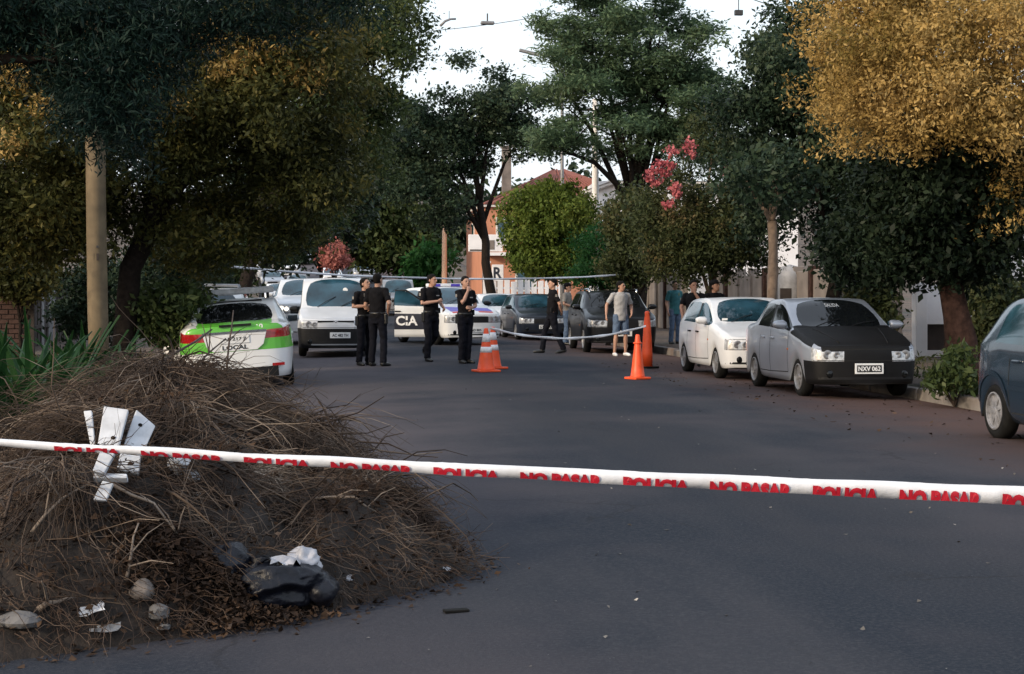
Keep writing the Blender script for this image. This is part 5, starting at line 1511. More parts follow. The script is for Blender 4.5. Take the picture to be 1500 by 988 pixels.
# --- middle distance, left of the street
far = [  # u, Z, blobs(u, v, ru, rv), leaf, label
 (585, 118, [(570, 330, 75, 60), (520, 300, 60, 70), (610, 360, 55, 35), (540, 365, 60, 30)], 'mid', 'mid green tree mass left of the orange lamp pole'),
 (470, 105, [(470, 320, 70, 60), (420, 340, 60, 50), (505, 270, 45, 50), (450, 250, 60, 60)], 'dark', 'dark green tree over the end of the street'),
 (385, 64, [(370, 300, 75, 80), (420, 240, 70, 75), (340, 360, 70, 45), (430, 330, 60, 45)], 'dark', 'dark green tree left of the distant traffic queue'),
 (632, 114, [(630, 385, 22, 24), (622, 400, 18, 16)], 'fresh', 'rounded light green bush at the foot of the orange lamp pole'),
]
for i, (u, Z, bl, leaf, lab) in enumerate(far):
    b0 = foot(u, Z)
    sc_ = Z / 60
    tree('street_tree' if leaf != 'fresh' else 'bush', lab, b0, (0, 0, 2.0), .16, [B(bu, bv_, Z, ru, rv, 2.2 if leaf != 'fresh' else .8, b0) for bu, bv_, ru, rv in bl], leaf, 30 + i, 520 if leaf != 'fresh' else 110, 34, .26 * sc_, (.17 * sc_, .30 * sc_), .5, shell=.2, cat='tree' if leaf != 'fresh' else 'bush')
b0 = foot(489, 97)
tree('pink_tree', 'pinkish red tree above the roofs of the distant queue', b0, (0, 0, 1.0), .12, [B(489, 370, 97, 17, 16, .9, b0), B(492, 383, 97, 19, 9, .9, b0)], 'pinkleaf', 41, 120, 30, .18, (.14, .26), .5)
# the wood closing the view up the rise
rng = np.random.default_rng(77)
bl = [B(u, v, 205, ru, rv, 6, (0, 0, 0)) for u, v, ru, rv in ((330, 340, 70, 55), (420, 335, 60, 50), (500, 345, 60, 40), (570, 345, 60, 45), (640, 350, 60, 45), (700, 330, 50, 60), (470, 300, 60, 40), (780, 330, 60, 60), (860, 320, 60, 60))]
tag(put('wood', quads_mesh('wood', crown(rng, bl, 1100, 26, 1.0, (.6, 1.1), .6, shell=.1)), LM['dark']), 'dark mass of far trees closing the view up the rise', 'wood', kind='stuff')

# --- left side, near: the big shadowy trees
b0 = foot(172, 26.5)
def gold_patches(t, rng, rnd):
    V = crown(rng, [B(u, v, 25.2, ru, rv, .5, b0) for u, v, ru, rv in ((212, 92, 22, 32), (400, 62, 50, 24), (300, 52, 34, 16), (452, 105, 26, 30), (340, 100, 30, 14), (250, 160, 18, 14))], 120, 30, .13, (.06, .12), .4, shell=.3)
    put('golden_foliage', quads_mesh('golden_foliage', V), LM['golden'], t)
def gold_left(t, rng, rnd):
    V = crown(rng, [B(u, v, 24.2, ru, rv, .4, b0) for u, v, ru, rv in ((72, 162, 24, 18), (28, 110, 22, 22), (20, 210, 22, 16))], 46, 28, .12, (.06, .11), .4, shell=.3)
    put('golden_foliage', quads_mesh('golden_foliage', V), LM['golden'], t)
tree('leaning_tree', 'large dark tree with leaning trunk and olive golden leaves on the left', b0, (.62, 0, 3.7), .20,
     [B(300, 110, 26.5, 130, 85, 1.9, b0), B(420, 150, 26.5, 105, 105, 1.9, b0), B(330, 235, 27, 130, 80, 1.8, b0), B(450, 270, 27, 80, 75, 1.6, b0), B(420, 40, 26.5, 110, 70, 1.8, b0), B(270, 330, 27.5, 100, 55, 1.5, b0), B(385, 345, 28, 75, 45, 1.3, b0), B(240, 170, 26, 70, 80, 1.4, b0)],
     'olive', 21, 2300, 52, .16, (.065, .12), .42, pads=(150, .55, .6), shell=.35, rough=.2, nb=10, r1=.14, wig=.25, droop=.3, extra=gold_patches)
b0 = foot(-40, 25)
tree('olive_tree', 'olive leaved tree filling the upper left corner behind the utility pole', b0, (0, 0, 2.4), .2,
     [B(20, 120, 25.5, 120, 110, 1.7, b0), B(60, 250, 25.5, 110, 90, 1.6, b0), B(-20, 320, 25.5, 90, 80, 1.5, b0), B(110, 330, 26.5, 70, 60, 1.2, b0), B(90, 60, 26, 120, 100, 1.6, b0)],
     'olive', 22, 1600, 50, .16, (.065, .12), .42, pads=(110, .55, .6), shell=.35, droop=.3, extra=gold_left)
b0 = foot(-190, 18)
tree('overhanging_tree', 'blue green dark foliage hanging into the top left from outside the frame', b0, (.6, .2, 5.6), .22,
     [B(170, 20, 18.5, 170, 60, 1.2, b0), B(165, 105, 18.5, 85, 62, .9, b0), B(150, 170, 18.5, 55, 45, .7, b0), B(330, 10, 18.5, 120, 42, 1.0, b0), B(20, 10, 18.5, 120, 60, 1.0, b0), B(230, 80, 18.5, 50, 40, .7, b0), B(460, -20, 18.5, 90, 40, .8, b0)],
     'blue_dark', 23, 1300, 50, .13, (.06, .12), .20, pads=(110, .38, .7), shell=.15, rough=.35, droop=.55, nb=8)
b0 = foot(345, 41)
tree('tall_left_tree', 'tall loose tree with sky showing through, left of the open sky', b0, (.6, 0, 4.2), .2,
     [B(560, 60, 41, 75, 90, 1.6, b0), B(500, 150, 41, 85, 80, 1.7, b0), B(585, 20, 41, 55, 50, 1.2, b0), B(540, 180, 41, 45, 55, 1.0, b0), B(440, 60, 42, 90, 90, 1.7, b0), B(480, 260, 42, 60, 60, 1.3, b0), B(615, 70, 41, 30, 42, .7, b0)],
     'mid', 24, 1150, 46, .19, (.085, .16), .45, pads=(75, .62, .7), shell=.2, rough=.35, nb=10)
# hanging tip of a nearer branch at the very top
b0 = world(655, -24, 14)
t = thing('twig', 'dark leafy branch tip dipping into the white sky at the top edge', 'branch', b0)
rng = np.random.default_rng(9)
MB().tube([(-.9, 0, .35), (-.35, 0, .16), (0, 0, .06), (.12, 0, .0)], [.02, .014, .009, .004], 6).build('stem', M['bark'], t)
put('foliage', quads_mesh('foliage', crown(rng, [(-.08, 0, .08, .16, .1, .07), (-.45, 0, .26, .3, .2, .1)], 24, 9, .05, (.08, .16), .3, droop=.9)), LM['dark'], t)
# hedge and creepers along the left gardens
hz = [(1462, 455, 45, 42, 31, 'myrtle'), (1272, 450, 32, 36, 33.5, 'myrtle'), (1432, 400, 26, 22, 33, 'dark'), (30, 395, 60, 30, 33.5, 'olive'), (235, 400, 60, 60, 31, 'dark'), (290, 400, 60, 55, 34, 'dark'), (330, 395, 50, 50, 44, 'mid'), (140, 430, 70, 50, 36, 'dark'), (250, 455, 45, 30, 27, 'mid')]
for i, (u, v, ru, rv, Z, lf) in enumerate(hz):
    b0 = foot(u, Z)
    lab = ['brownish shrub against the wall right of the thick trunk', 'reddish shadowed shrub behind the roof of the silver sedan', 'dark shrub top under the white house at the right edge', 'olive hedge top spilling over the brick wall', 'dark garden shrub just right of the leaning trunk', 'dark garden shrub above the roof of the green patrol sedan', 'mid green garden shrub under the tape knot',
           'dark shrub filling the gap between the white post and the utility pole', 'leafy green shrub low beside the patrol sedan on its left'][i]
    tree('garden_shrub', lab, b0, (0, 0, .8), .05, [B(u, v, Z, ru, rv, .9, b0), B(u + ru * .3, v - rv * .5, Z, ru * .6, rv * .5, .7, b0), B(u, v + rv * .8, Z, ru * .9, rv * .7, .8, b0)], lf, 50 + i, 260, 36, .13, (.09, .15), .5, cat='shrub', shell=.15, trunk_name='stem')

# ------------------------------------------------------------------ the brushwood heap
M['soil'] = mat('dark_heap_soil', (.022, .016, .013), .95, var=.5, scale=7, bump=.9, bscale=22)  # soil colour darkened to give bare places the shade of hollows
def twig_mat(name, stops):
    m = leaf_mat(name, stops, .05, .9, 2.2)
    return m
M['twig'] = twig_mat('dry_twigs', [(0, (.016, .011, .009)), (.45, (.052, .038, .030)), (.72, (.130, .098, .076)), (1, (.34, .28, .23))])
M['dead_leaf'] = twig_mat('dead_leaves', [(0, (.016, .010, .008)), (.5, (.046, .029, .020)), (.8, (.100, .062, .040)), (1, (.20, .135, .10))])
M['straw'] = twig_mat('dry_straw', [(0, (.022, .015, .012)), (.5, (.080, .055, .043)), (1, (.22, .17, .135))])
M['stick'] = mat('bare_stick_bark', (.05, .034, .026), .85, var=.5, scale=25, bump=.4)
M['stick_pale'] = mat('peeled_stick', (.19, .15, .12), .8, var=.35, scale=18)
# outline of the heap on the ground (x, y), clockwise from the near left
OUT = [(-4.6, 7.3), (-3.0, 7.0), (-1.3, 7.15), (-.55, 7.45), (-.05, 7.8), (.35, 8.1), (.62, 8.4), (.92, 8.85), (.82, 9.4), (.74, 10.2), (.66, 11.2), (.5, 12.4), (.15, 13.4), (-.6, 14.2), (-1.8, 14.4), (-3.6, 13.2), (-4.8, 11.5), (-5.2, 9.0)]
OA = np.array(OUT)
def edge_dist(x, y):
    """distance inside the outline (negative outside) for arrays"""
    P_ = np.stack([x, y], -1)
    dmin = np.full(x.shape, 1e9); inside = np.zeros(x.shape, bool)
    n = len(OA)
    for i in range(n):
        a, b = OA[i], OA[(i + 1) % n]
        ab = b - a; tt = np.clip(((P_ - a) @ ab) / (ab @ ab), 0, 1)
        dmin = np.minimum(dmin, np.linalg.norm(P_ - (a + tt[..., None] * ab), axis=-1))
        c = ((a[1] > y) != (b[1] > y)) & (x < (b[0] - a[0]) * (y - a[1]) / (b[1] - a[1] + 1e-12) + a[0])
        inside ^= c
    return np.where(inside, dmin, -dmin)
def vnoise(x, y):
    return (np.sin(x * 2.1 + 1.3 * np.sin(y * 1.7)) * np.sin(y * 2.3 + .9 * np.sin(x * 1.9 + 1)) * .5 + np.sin(x * 5.3 + y * 3.1 + 2 * np.sin(y * 2.7)) * .28 + np.sin(x * 9.7 - y * 8.3 + 1.5 * np.sin(x * 4)) * .16)
_lr = random.Random(91)
LUMPS = [(_lr.uniform(-3.2, .7), _lr.uniform(7.4, 13.2), _lr.uniform(.13, .34), _lr.uniform(-.10, .17)) for _ in range(60)]
def heap(x, y):
    x = np.asarray(x, float); y = np.asarray(y, float)
    d = edge_dist(x, y)
    front = np.clip((y - 7.0 - .35 * np.clip(x + .6, 0, 2) ) / 4.3, 0, 1)
    ridge = np.exp(-((x + .88) / .72) ** 2)
    hmax = .55 - .15 * np.clip((-1.3 - x) / .8, 0, 1) + .49 * ridge + .10 * 0 * np.clip((y - 7.5) / 3.6, 0, 1) * np.clip((14.6 - y) / 2.2, 0, 1) - .10 * np.clip(-2.2 - x, 0, 2)
    prof = 1 - np.exp(-np.clip(d, 0, None) / (.34 + .28 * front))
    z = hmax * prof * (.50 + .50 * front ** .7)
    for lx_, ly_, lr_, la_ in LUMPS: z = z + la_ * np.exp(-((x - lx_) ** 2 + (y - ly_) ** 2) / lr_ ** 2) * np.clip(d / .35, 0, 1)
    base = np.where(x < -2.1, .03, -.0035 * (x - 3.4) ** 2)
    z = z + (vnoise(x, y) * .15 + .05 * np.sin(x * 13 + 3 * np.sin(y * 5)) * np.sin(y * 11 + x * 4)) * np.clip(d / .5, 0, 1)
    return base + np.where(d > 0, np.maximum(z, .012), -.03)
def on_heap(u, v):
    Z = 6.0
    while Z < 16:
        p = world(u, v, Z)
        if p.z <= float(heap(np.array([p.x]), np.array([p.y]))[0]): return p
        Z += .02
    return ground(u, v)
xs = np.linspace(-5.4, 1.1, 96); ys = np.linspace(6.8, 14.6, 110)
GX, GY = np.meshgrid(xs, ys)
GZ = heap(GX, GY)
n = len(xs)
rk2 = random.Random(6)
vs = [(float(GX[j, i]) + rk2.uniform(-.02, .02), float(GY[j, i]) + rk2.uniform(-.02, .02), float(GZ[j, i]) + (rk2.uniform(-.02, .02) if GZ[j, i] > .06 else -.012)) for j in range(len(ys)) for i in range(n)]
D_ = edge_dist(GX, GY)
fs = [(j * n + i, j * n + i + 1, (j + 1) * n + i + 1, (j + 1) * n + i) for j in range(len(ys) - 1) for i in range(n - 1) if max(D_[j, i], D_[j, i + 1], D_[j + 1, i], D_[j + 1, i + 1]) > -.02]
tag(MB().add(vs, fs).build('heap_soil', M['soil'], smooth=True), 'dark soil and rotted leaves under the brushwood heap', 'soil heap', kind='stuff')

def strands(rng, P0, D0, ln, r, bend=.35, nseg=4, lift=0.0):
    """many thin three-sided bent rods: (N*nseg*3) quads"""
    N = len(P0)
    t = unit(D0); acc = P0.copy()
    nodes = [acc.copy()]
    for k in range(nseg):
        t = unit(t + rng.normal(size=(N, 3)) * bend + np.array([0, 0, -.12 + lift]))
        acc = acc + t * (ln / nseg)[:, None]
        nodes.append(acc.copy())
    nodes = np.stack(nodes, 1)                                         # N, nseg+1, 3
    d = unit(nodes[:, -1] - nodes[:, 0])
    a = unit(np.cross(d, rng.normal(size=(N, 3)))); b = np.cross(d, a)
    rad = r[:, None] * np.linspace(1, .35, nseg + 1)[None, :]
    ring = [nodes + (a * math.cos(q) + b * math.sin(q))[:, None, :] * rad[..., None] for q in (0, 2.094, 4.189)]
    Q = []
    for k in range(nseg):
        for j in range(3):
            j2 = (j + 1) % 3
            Q.append(np.stack([ring[j][:, k], ring[j2][:, k], ring[j2][:, k + 1], ring[j][:, k + 1]], 1))
    return np.stack(Q, 1), nseg * 3                                      # (N, nq, 4, 3)
def strand_mesh(name, Q):
    """keep each rod one island so that it gets one colour: share verts by ring"""
    N, nq = Q.shape[:2]; nseg = nq // 3
    V = np.empty((N, nseg + 1, 3, 3))
    for k in range(nseg):
        for j in range(3):
            V[:, k, j] = Q[:, k * 3 + j, 0]
    for j in range(3): V[:, nseg, j] = Q[:, (nseg - 1) * 3 + j, 3]
    idx = np.arange(N)[:, None] * (nseg + 1) * 3
    F = np.stack([np.array([k * 3 + j, k * 3 + (j + 1) % 3, (k + 1) * 3 + (j + 1) % 3, (k + 1) * 3 + j]) for k in range(nseg) for j in range(3)])
    loops = (idx[:, :, None] + F[None]).reshape(-1)
    me = bpy.data.meshes.new(name)
    me.vertices.add(N * (nseg + 1) * 3); me.vertices.foreach_set('co', V.reshape(-1).astype(np.float32))
    me.loops.add(len(loops)); me.loops.foreach_set('vertex_index', loops.astype(np.int32))
    nf = N * nq
    me.polygons.add(nf); me.polygons.foreach_set('loop_start', np.arange(0, nf * 4, 4, dtype=np.int32)); me.polygons.foreach_set('loop_total', np.full(nf, 4, np.int32))
    me.update(calc_edges=True)
    return me
def scatter_heap(rng, N, margin=0.0, ymin=6.8, dens=None):
    out = []
    while sum(len(o) for o in out) < N:
        x = rng.uniform(-4.6, 1.0, N); y = rng.uniform(ymin, 14.4, N)
        keep = edge_dist(x, y) > margin
        keep &= (x / np.maximum(y, 1) > -.36)
        if dens is not None: keep &= rng.random(N) < dens(x, y)
        out.append(np.stack([x[keep], y[keep]], 1))
    p = np.concatenate(out)[:N]
    return p[:, 0], p[:, 1]
rng = np.random.default_rng(101)
def downhill(x, y):
    e = .06
    gx = (heap(x + e, y) - heap(x - e, y)) / (2 * e); gy = (heap(x, y + e) - heap(x, y - e)) / (2 * e)
    return np.stack([-gx, -gy], 1)
# straw and fine twigs, lying down the slope in drifts
def lay(name, N, lmin, lmax, rmin, rmax, m, label, cat, up=(.0, .10), bend=.3, align=1.2, dens=None, margin=0.0, spike=.12, nseg=4):
    x, y = scatter_heap(rng, N, margin, dens=dens)
    dh = downhill(x, y)
    ang = vnoise(x * .9 + 3, y * .9) * 4 + rng.normal(size=N) * .9
    D = np.stack([np.cos(ang), np.sin(ang), np.zeros(N)], 1)
    D[:, :2] += dh * align
    D[:, 2] = rng.normal(size=N) * .28 - (dh ** 2).sum(1) * .3
    sp = rng.random(N) < spike
    D[sp, 2] += rng.uniform(.3, 1.3, sp.sum())
    P0 = np.stack([x, y, heap(x, y) + rng.uniform(up[0], up[1], N)], 1)
    Q, nq = strands(rng, P0, D, rng.uniform(lmin, lmax, N), rng.uniform(rmin, rmax, N), bend, nseg)
    tag(put(name, strand_mesh(name, Q), m), label, cat, kind='stuff')
lay('dry_straw', 31000, .08, .28, .0014, .0032, M['straw'], 'dry straw and grass spread all over the heap', 'straw', up=(.0, .07), bend=.35, nseg=3, dens=lambda x, y: np.clip(.75 + .7 * vnoise(x * 1.6 + 1, y * 1.6), .3, 1))
lay('fine_twigs', 5200, .15, .45, .0018, .0040, M['twig'], 'tangled thin twigs of the brushwood heap', 'twigs', up=(0, .08), bend=.33, spike=.06, margin=.12)
lay('branch_tangle', 560, .3, .8, .004, .0095, M['twig'], 'thicker crooked branches tangled in the brushwood heap', 'branches', up=(.0, .09), bend=.30, spike=.10, margin=.3)
# dead leaves, thicker towards the front foot
def leaf_bed(name, N, size, m, label, cat, dens=None, ymin=6.8, lift=.05, region=None):
    if region is None: x, y = scatter_heap(rng, N, -.0, ymin, dens)
    else:
        x = rng.normal(region[0], region[2], N); y = rng.normal(region[1], region[3], N)
    hz_ = heap(x, y) if region is None else np.maximum(heap(x, y), -.04) + region[4] * np.exp(-((x - region[0]) / region[2]) ** 2 * .6 - ((y - region[1]) / region[3]) ** 2 * .6)
    c = np.stack([x, y, hz_ + rng.uniform(.0, lift, N)], 1)
    V = leaf_quads(rng, c, np.zeros((N, 3)), 1, .01, size, .6, droop=.0, outw=0, flat=.65, fold=.35)
    tag(put(name, quads_mesh(name, V), m), label, cat, kind='stuff')
leaf_bed('dead_leaves', 24000, (.014, .042), M['dead_leaf'], 'withered brown leaves caught all over the heap', 'dead leaves', lift=.09)
q = on_heap(300, 872)
leaf_bed('leaf_pile', 3400, (.018, .046), M['dead_leaf'], 'heap of brown fallen leaves left of the black bag', 'dead leaves', region=(q.x, q.y, .22, .10, .10), lift=.05)
leaf_bed('leaf_litter', 900, (.02, .05), M['dead_leaf'], 'crumbled leaves strewn along the foot of the heap', 'dead leaves', dens=lambda x, y: np.exp(-np.clip(edge_dist(x, y), 0, 5) / .25), lift=.02)
# scraps along its foot on the asphalt
fx = rng.uniform(0, 1, 700); seg = rng.integers(0, 10, 700)
ex = OA[seg % 10, 0] * (1 - fx) + OA[(seg + 1) % 10, 0] * fx + rng.normal(size=700) * .10 + .04; ey = OA[seg % 10, 1] * (1 - fx) + OA[(seg + 1) % 10, 1] * fx - np.abs(rng.normal(size=700)) * .09
c = np.stack([ex, ey, np.where(ex < -2.1, .045, -.0035 * (ex - 3.4) ** 2) + .008], 1)
tag(put('crumbs', quads_mesh('crumbs', leaf_quads(rng, c, np.zeros((700, 3)), 1, .005, (.012, .045), .6, droop=0, outw=0, flat=.9, fold=.2)), M['dead_leaf']), 'small leaf crumbs scattered on the asphalt round the heap', 'dead leaves', kind='stuff')
# bundles: fans of brush thrown down together, their tips arching down the slope
bx, by = scatter_heap(rng, 64, .3)
PP, DD, LL, RR = [], [], [], []
for a, b in zip(bx, by):
    k = 90
    dh = downhill(np.array([a]), np.array([b]))[0]
    an = math.atan2(dh[1], dh[0]) + rng.normal() * .7
    th = an + rng.normal(size=k) * .42
    PP.append(np.stack([a + rng.normal(size=k) * .06, b + rng.normal(size=k) * .06, heap(np.full(k, a), np.full(k, b)) + rng.uniform(.0, .16, k)], 1))
    DD.append(np.stack([np.cos(th), np.sin(th), rng.uniform(-.15, .45, k)], 1)); LL.append(rng.uniform(.25, .75, k)); RR.append(rng.uniform(.0016, .0042, k))
Q, _ = strands(rng, np.concatenate(PP), np.concatenate(DD), np.concatenate(LL), np.concatenate(RR), .22, 5, -.12)
tag(put('brush_bundles', strand_mesh('brush_bundles', Q), M['twig']), 'fans of cut brush thrown on the heap, tips hanging down its sides', 'twigs', kind='stuff')
# larger sticks one can tell apart
def stick(pts, r, m, label, twigs=3, seed=0):
    rnd = random.Random(seed)
    P_ = [Vector(p) for p in pts]
    t = thing('branch', label, 'branch', P_[0])
    Q = []
    for a, b in zip(P_[:-1], P_[1:]): Q += [a, a.lerp(b, .5) + Vector((rnd.uniform(-1, 1), rnd.uniform(-1, 1), rnd.uniform(-1, 1))) * .012]
    Q.append(P_[-1]); Q = [q_ - P_[0] for q_ in Q]; nQ = len(Q)
    MB().tube(Q, [r * (1 - .6 * i / (nQ - 1)) for i in range(nQ)], 7, jit=rnd).build('stem', m, t, smooth=True)
    for k in range(twigs):
        s = Q[rnd.randrange(1, nQ - 1)]
        e = s + Vector((rnd.uniform(-1, 1), rnd.uniform(-1, 1), rnd.uniform(.1, 1))) * .22
        MB().tube([s, s.lerp(e, .5) + Vector((0, 0, .02)), e], [r * .45, r * .35, r * .15], 5).build('side_twig', m, t)
    return t
def hp_(u, v, up=0.0, Z=None):
    p = on_heap(u, v) if Z is None else world(u, v, Z)
    return p + Vector((0, 0, up))
stick([world(140, 588, 10.2), world(205, 553, 10.6), world(255, 518, 11.2), world(310, 483, 12.0)], .016, M['stick'], 'long dark straight stick slanting up across the left of the heap', 4, 1)
stick([world(222, 585, 10.8), world(285, 540, 11.6), world(330, 497, 12.2)], .013, M['stick'], 'second dark stick crossing in front of the green car plate', 3, 2)
stick([world(332, 560, 12.0), world(336, 500, 12.1), world(342, 455, 12.3)], .010, M['stick'], 'thin upright twig in front of the green patrol sedan boot', 3, 3)
stick([world(500, 672, 11.2), world(496, 640, 11.1), world(480, 612, 11.0), world(466, 588, 11.0)], .013, M['stick'], 'dark crooked twig standing up at the right shoulder of the heap', 5, 4)
stick([world(497, 640, 11.0), world(508, 615, 11.0)], .008, M['stick'], 'short curled twig beside the crooked standing twig', 2, 5)
stick([world(505, 668, 11.0), world(530, 665, 10.7), world(556, 674, 10.4)], .008, M['stick'], 'low curved twig arching over the asphalt behind the tape', 2, 6)
stick([hp_(46, 800, .06), hp_(90, 770, .12), hp_(128, 742, .1)], .010, M['stick_pale'], 'pale bent stick on the left slope above the stones', 2, 7)
stick([hp_(160, 745, .12), hp_(225, 775, .12), hp_(292, 840, .05)], .009, M['stick_pale'], 'long pale arched stick below the white boards', 3, 8)
stick([hp_(0, 800, .05), hp_(20, 760, .16), hp_(60, 720, .1)], .010, M['stick'], 'dark arched branch at the left end of the heap', 3, 9)
stick([hp_(185, 860, .03), hp_(192, 840, .09), hp_(203, 818, .16)], .009, M['stick_pale'], 'short pale forked stick above the rounded stone', 2, 10)
stick([hp_(55, 900, .02), hp_(85, 892, .03), hp_(112, 884, .03)], .014, M['stick_pale'], 'pale split stick lying between the grey stone and the paper scrap', 1, 11)
stick([hp_(400, 648, .05), hp_(440, 630, .08), hp_(478, 640, .05)], .011, M['stick_pale'], 'pale bent branch near the top right of the heap behind the tape', 2, 12)
stick([hp_(60, 640, .0), hp_(75, 610, .1), hp_(100, 598, .16), hp_(130, 612, .05)], .012, M['stick_pale'], 'pale dry leaf stalk arching left of the white boards', 2, 13)
stick([hp_(425, 588, .02), hp_(455, 572, .06), hp_(470, 545, .10)], .009, M['stick'], 'thin twig reaching out to the road beside the patrol sedan bumper', 3, 14)
stick([hp_(455, 745, .05), hp_(520, 745, .06), hp_(560, 765, .04)], .010, M['stick_pale'], 'pale twig lying on the right slope of the heap below the tape', 3, 15)

# rubbish on the heap
M['foam_white'] = mat('chipped_white_board', (.50, .52, .56), .75, var=.22, scale=10, bump=.1)
M['bag_black'] = mat('black_bin_bag', (.005, .006, .011), .40, var=.35, scale=8, bump=.8, bscale=16, spec=.3)
M['bag_white'] = mat('white_plastic_bag', (.36, .36, .39), .5, var=.3, scale=9, bump=.4, bscale=20)
M['paper'] = mat('crumpled_paper', (.62, .62, .64), .8, var=.08)
def board(corners, th, label, lift=.05, Zs=None, hole=None):
    """a flat board leaning on the heap, from its four photo corners (upper ones farther and higher)"""
    base = on_heap(*corners[2]) ; base2 = on_heap(*corners[3])
    Zb = (base.x * sn + base.y * cs + base2.x * sn + base2.y * cs) / 2 - lift
    pts = [world(corners[0][0], corners[0][1], Zb + Zs), world(corners[1][0], corners[1][1], Zb + Zs), world(corners[2][0], corners[2][1], Zb), world(corners[3][0], corners[3][1], Zb)]
    c0 = (pts[0] + pts[1] + pts[2] + pts[3]) / 4
    t = thing('white_board', label, 'board', c0, 0, 'broken white boards on the brushwood heap')
    nrm = (pts[1] - pts[0]).cross(pts[3] - pts[0]).normalized()
    if nrm.y < 0: nrm = -nrm
    me = bevelled(MB().prism([p - c0 for p in pts], nrm * th).mesh('panel'), .006, 2)
    put('panel', me, M['foam_white'], t)
    if hole:
        h_ = world(hole[0], hole[1], Zb + Zs * .7) - c0
        h_ = h_ - nrm * ((h_ - (pts[0] - c0)).dot(nrm)) - nrm * .002
        MB().ball(tuple(h_), (.012, .006, .010), 8, 5).build('nail_hole', M['black_rubber'], t)
    return t
board([(152, 595), (188, 600), (170, 668), (141, 662)], .03, 'middle and largest white board standing in the heap', .10, .14, (168, 650))
board([(200, 600), (228, 624), (206, 672), (178, 662)], .03, 'right tilted white board with chipped corner and dark hole', .10, .14, (206, 622))
board([(122, 602), (134, 601), (139, 654), (133, 656)], .025, 'narrow white strip left of the two white boards', .10, .12)
board([(146, 662), (168, 664), (152, 694), (135, 690)], .03, 'broken white board piece just under the tape', .19, .05)
board([(176, 664), (206, 668), (203, 694), (170, 688)], .03, 'split white board end under the tape right of the other pieces', .19, .05)
board([(138, 693), (186, 694), (186, 700), (136, 700)], .04, 'thin white slat lying level under the white boards', .19, .02)
board([(150, 704), (166, 708), (155, 734), (136, 732)], .03, 'lowest small white board fragment on the heap', .17, .04)
def blob(name, label, cat, u, v, size, m, seed, rough=.18, zup=0.0, parent=None, sub=3, fold=0.0, at=None, group=None, sharp=False):
    rnd = random.Random(seed)
    b = bmesh.new()
    bmesh.ops.create_icosphere(b, subdivisions=sub, radius=1)
    f1, f2, f3 = rnd.uniform(0, 6), rnd.uniform(0, 6), rnd.uniform(0, 6)
    for v_ in b.verts:
        d = v_.co.normalized()
        k = 1 + rough * (math.sin(d.x * 3.1 + f1) + math.sin(d.y * 3.7 + f2) + math.sin(d.z * 4.1 + f3)) / 2
        if fold: k += fold * (noise.ridged_multi_fractal(d * 1.5 + Vector((f1, f2, f3)), 1.0, 2.1, 4, 1.0, 2.0) - 1.1)
        if sharp: k = max(.72, min(k + rnd.uniform(-.05, .05), 1.08))
        v_.co = Vector((d.x * size[0] * k, d.y * size[1] * k, max(-.72, d.z) * size[2] * k))
    me = bpy.data.meshes.new(name); b.to_mesh(me); b.free()
    p = at if at is not None else on_heap(u, v)
    o = put(name, me, m, parent, p + Vector((0, 0, size[2] * .6 + zup)), (0, 0, rnd.uniform(-.4, .4)), smooth=not sharp)
    return tag(o, label, cat, group) if parent is None else o
# black bag: folded plastic with a gathered neck
p = on_heap(415, 885)
bag = thing('rubbish_bag', 'large shiny black rubbish bag at the foot of the heap', 'rubbish bag', p)
blob('sack', None, None, 0, 0, (.23, .17, .115), M['bag_black'], 5, .16, .0, bag, 5, .16, Vector((.0, .02, .02)))
blob('sack', None, None, 0, 0, (.10, .12, .09), M['bag_black'], 8, .18, .0, bag, 4, .14, Vector((.17, .03, .0)))
MB().rings([[(-.16 + .02 * i + r_ * math.cos(a) * (1 + .3 * math.sin(a * 5)), .0 + r_ * math.sin(a), .18 + z) for a in [2 * PI * q_ / 20 for q_ in range(20)]] for i, (z, r_) in enumerate(((-.03, .07), (.0, .045), (.02, .025), (.045, .055)))]).build('gathered_neck', M['bag_black'], bag, smooth=True)
p = on_heap(330, 852)
bag2 = thing('rubbish_bag', 'smaller dull black bag half buried left of the shiny one', 'rubbish bag', p)
blob('sack', None, None, 0, 0, (.11, .12, .10), M['bag_black'], 15, .2, .0, bag2, 4, .16, Vector((0, .05, .0)))
blob('white_bag', 'crumpled white plastic bag on top of the shiny black bag', 'plastic bag', 0, 0, (.10, .075, .065), M['bag_white'], 21, .22, 0, None, 4, .28, world(443, 826, 7.85) - Vector((0, 0, .03)))
tag(MB().add([((i / 5 - .5) * .16 + .01 * math.sin(j * 2.1 + i), (j / 3 - .5) * .09 + .008 * math.sin(i * 1.7), .022 * math.sin(i * 1.9 + j * 1.3) + .012 * math.sin(i * 3.7 - j)) for j in range(4) for i in range(6)], [(j * 6 + i, j * 6 + i + 1, j * 6 + i + 7, j * 6 + i + 6) for j in range(3) for i in range(5)]).build('white_bag', M['bag_white'], loc=world(418, 822, 7.72), rot=(.3, .1, .2), smooth=True), 'flat white plastic flap lying on the black bag left of the crumpled one', 'plastic bag')
p = on_heap(258, 706)
cup = thing('foam_cup', 'white foam cup lying on the slope right of the white boards', 'cup', p + Vector((0, -.06, .08)))
MB().lathe([(0, 0), (.040, 0), (.050, .012), (.036, .095), (0, .095)], 18).build('cup_body', M['foam_white'], cup, rot=(.95, .5, .3), smooth=False)
tag(MB().lathe([(.038, 0), (.046, .01), (.044, .012), (.034, .006)], 16).build('plastic_lid', M['pale_post'], loc=on_heap(280, 707) + Vector((0, 0, .03)), rot=(.6, .4, 0)), 'translucent grey lid beside the white foam cup', 'lid')
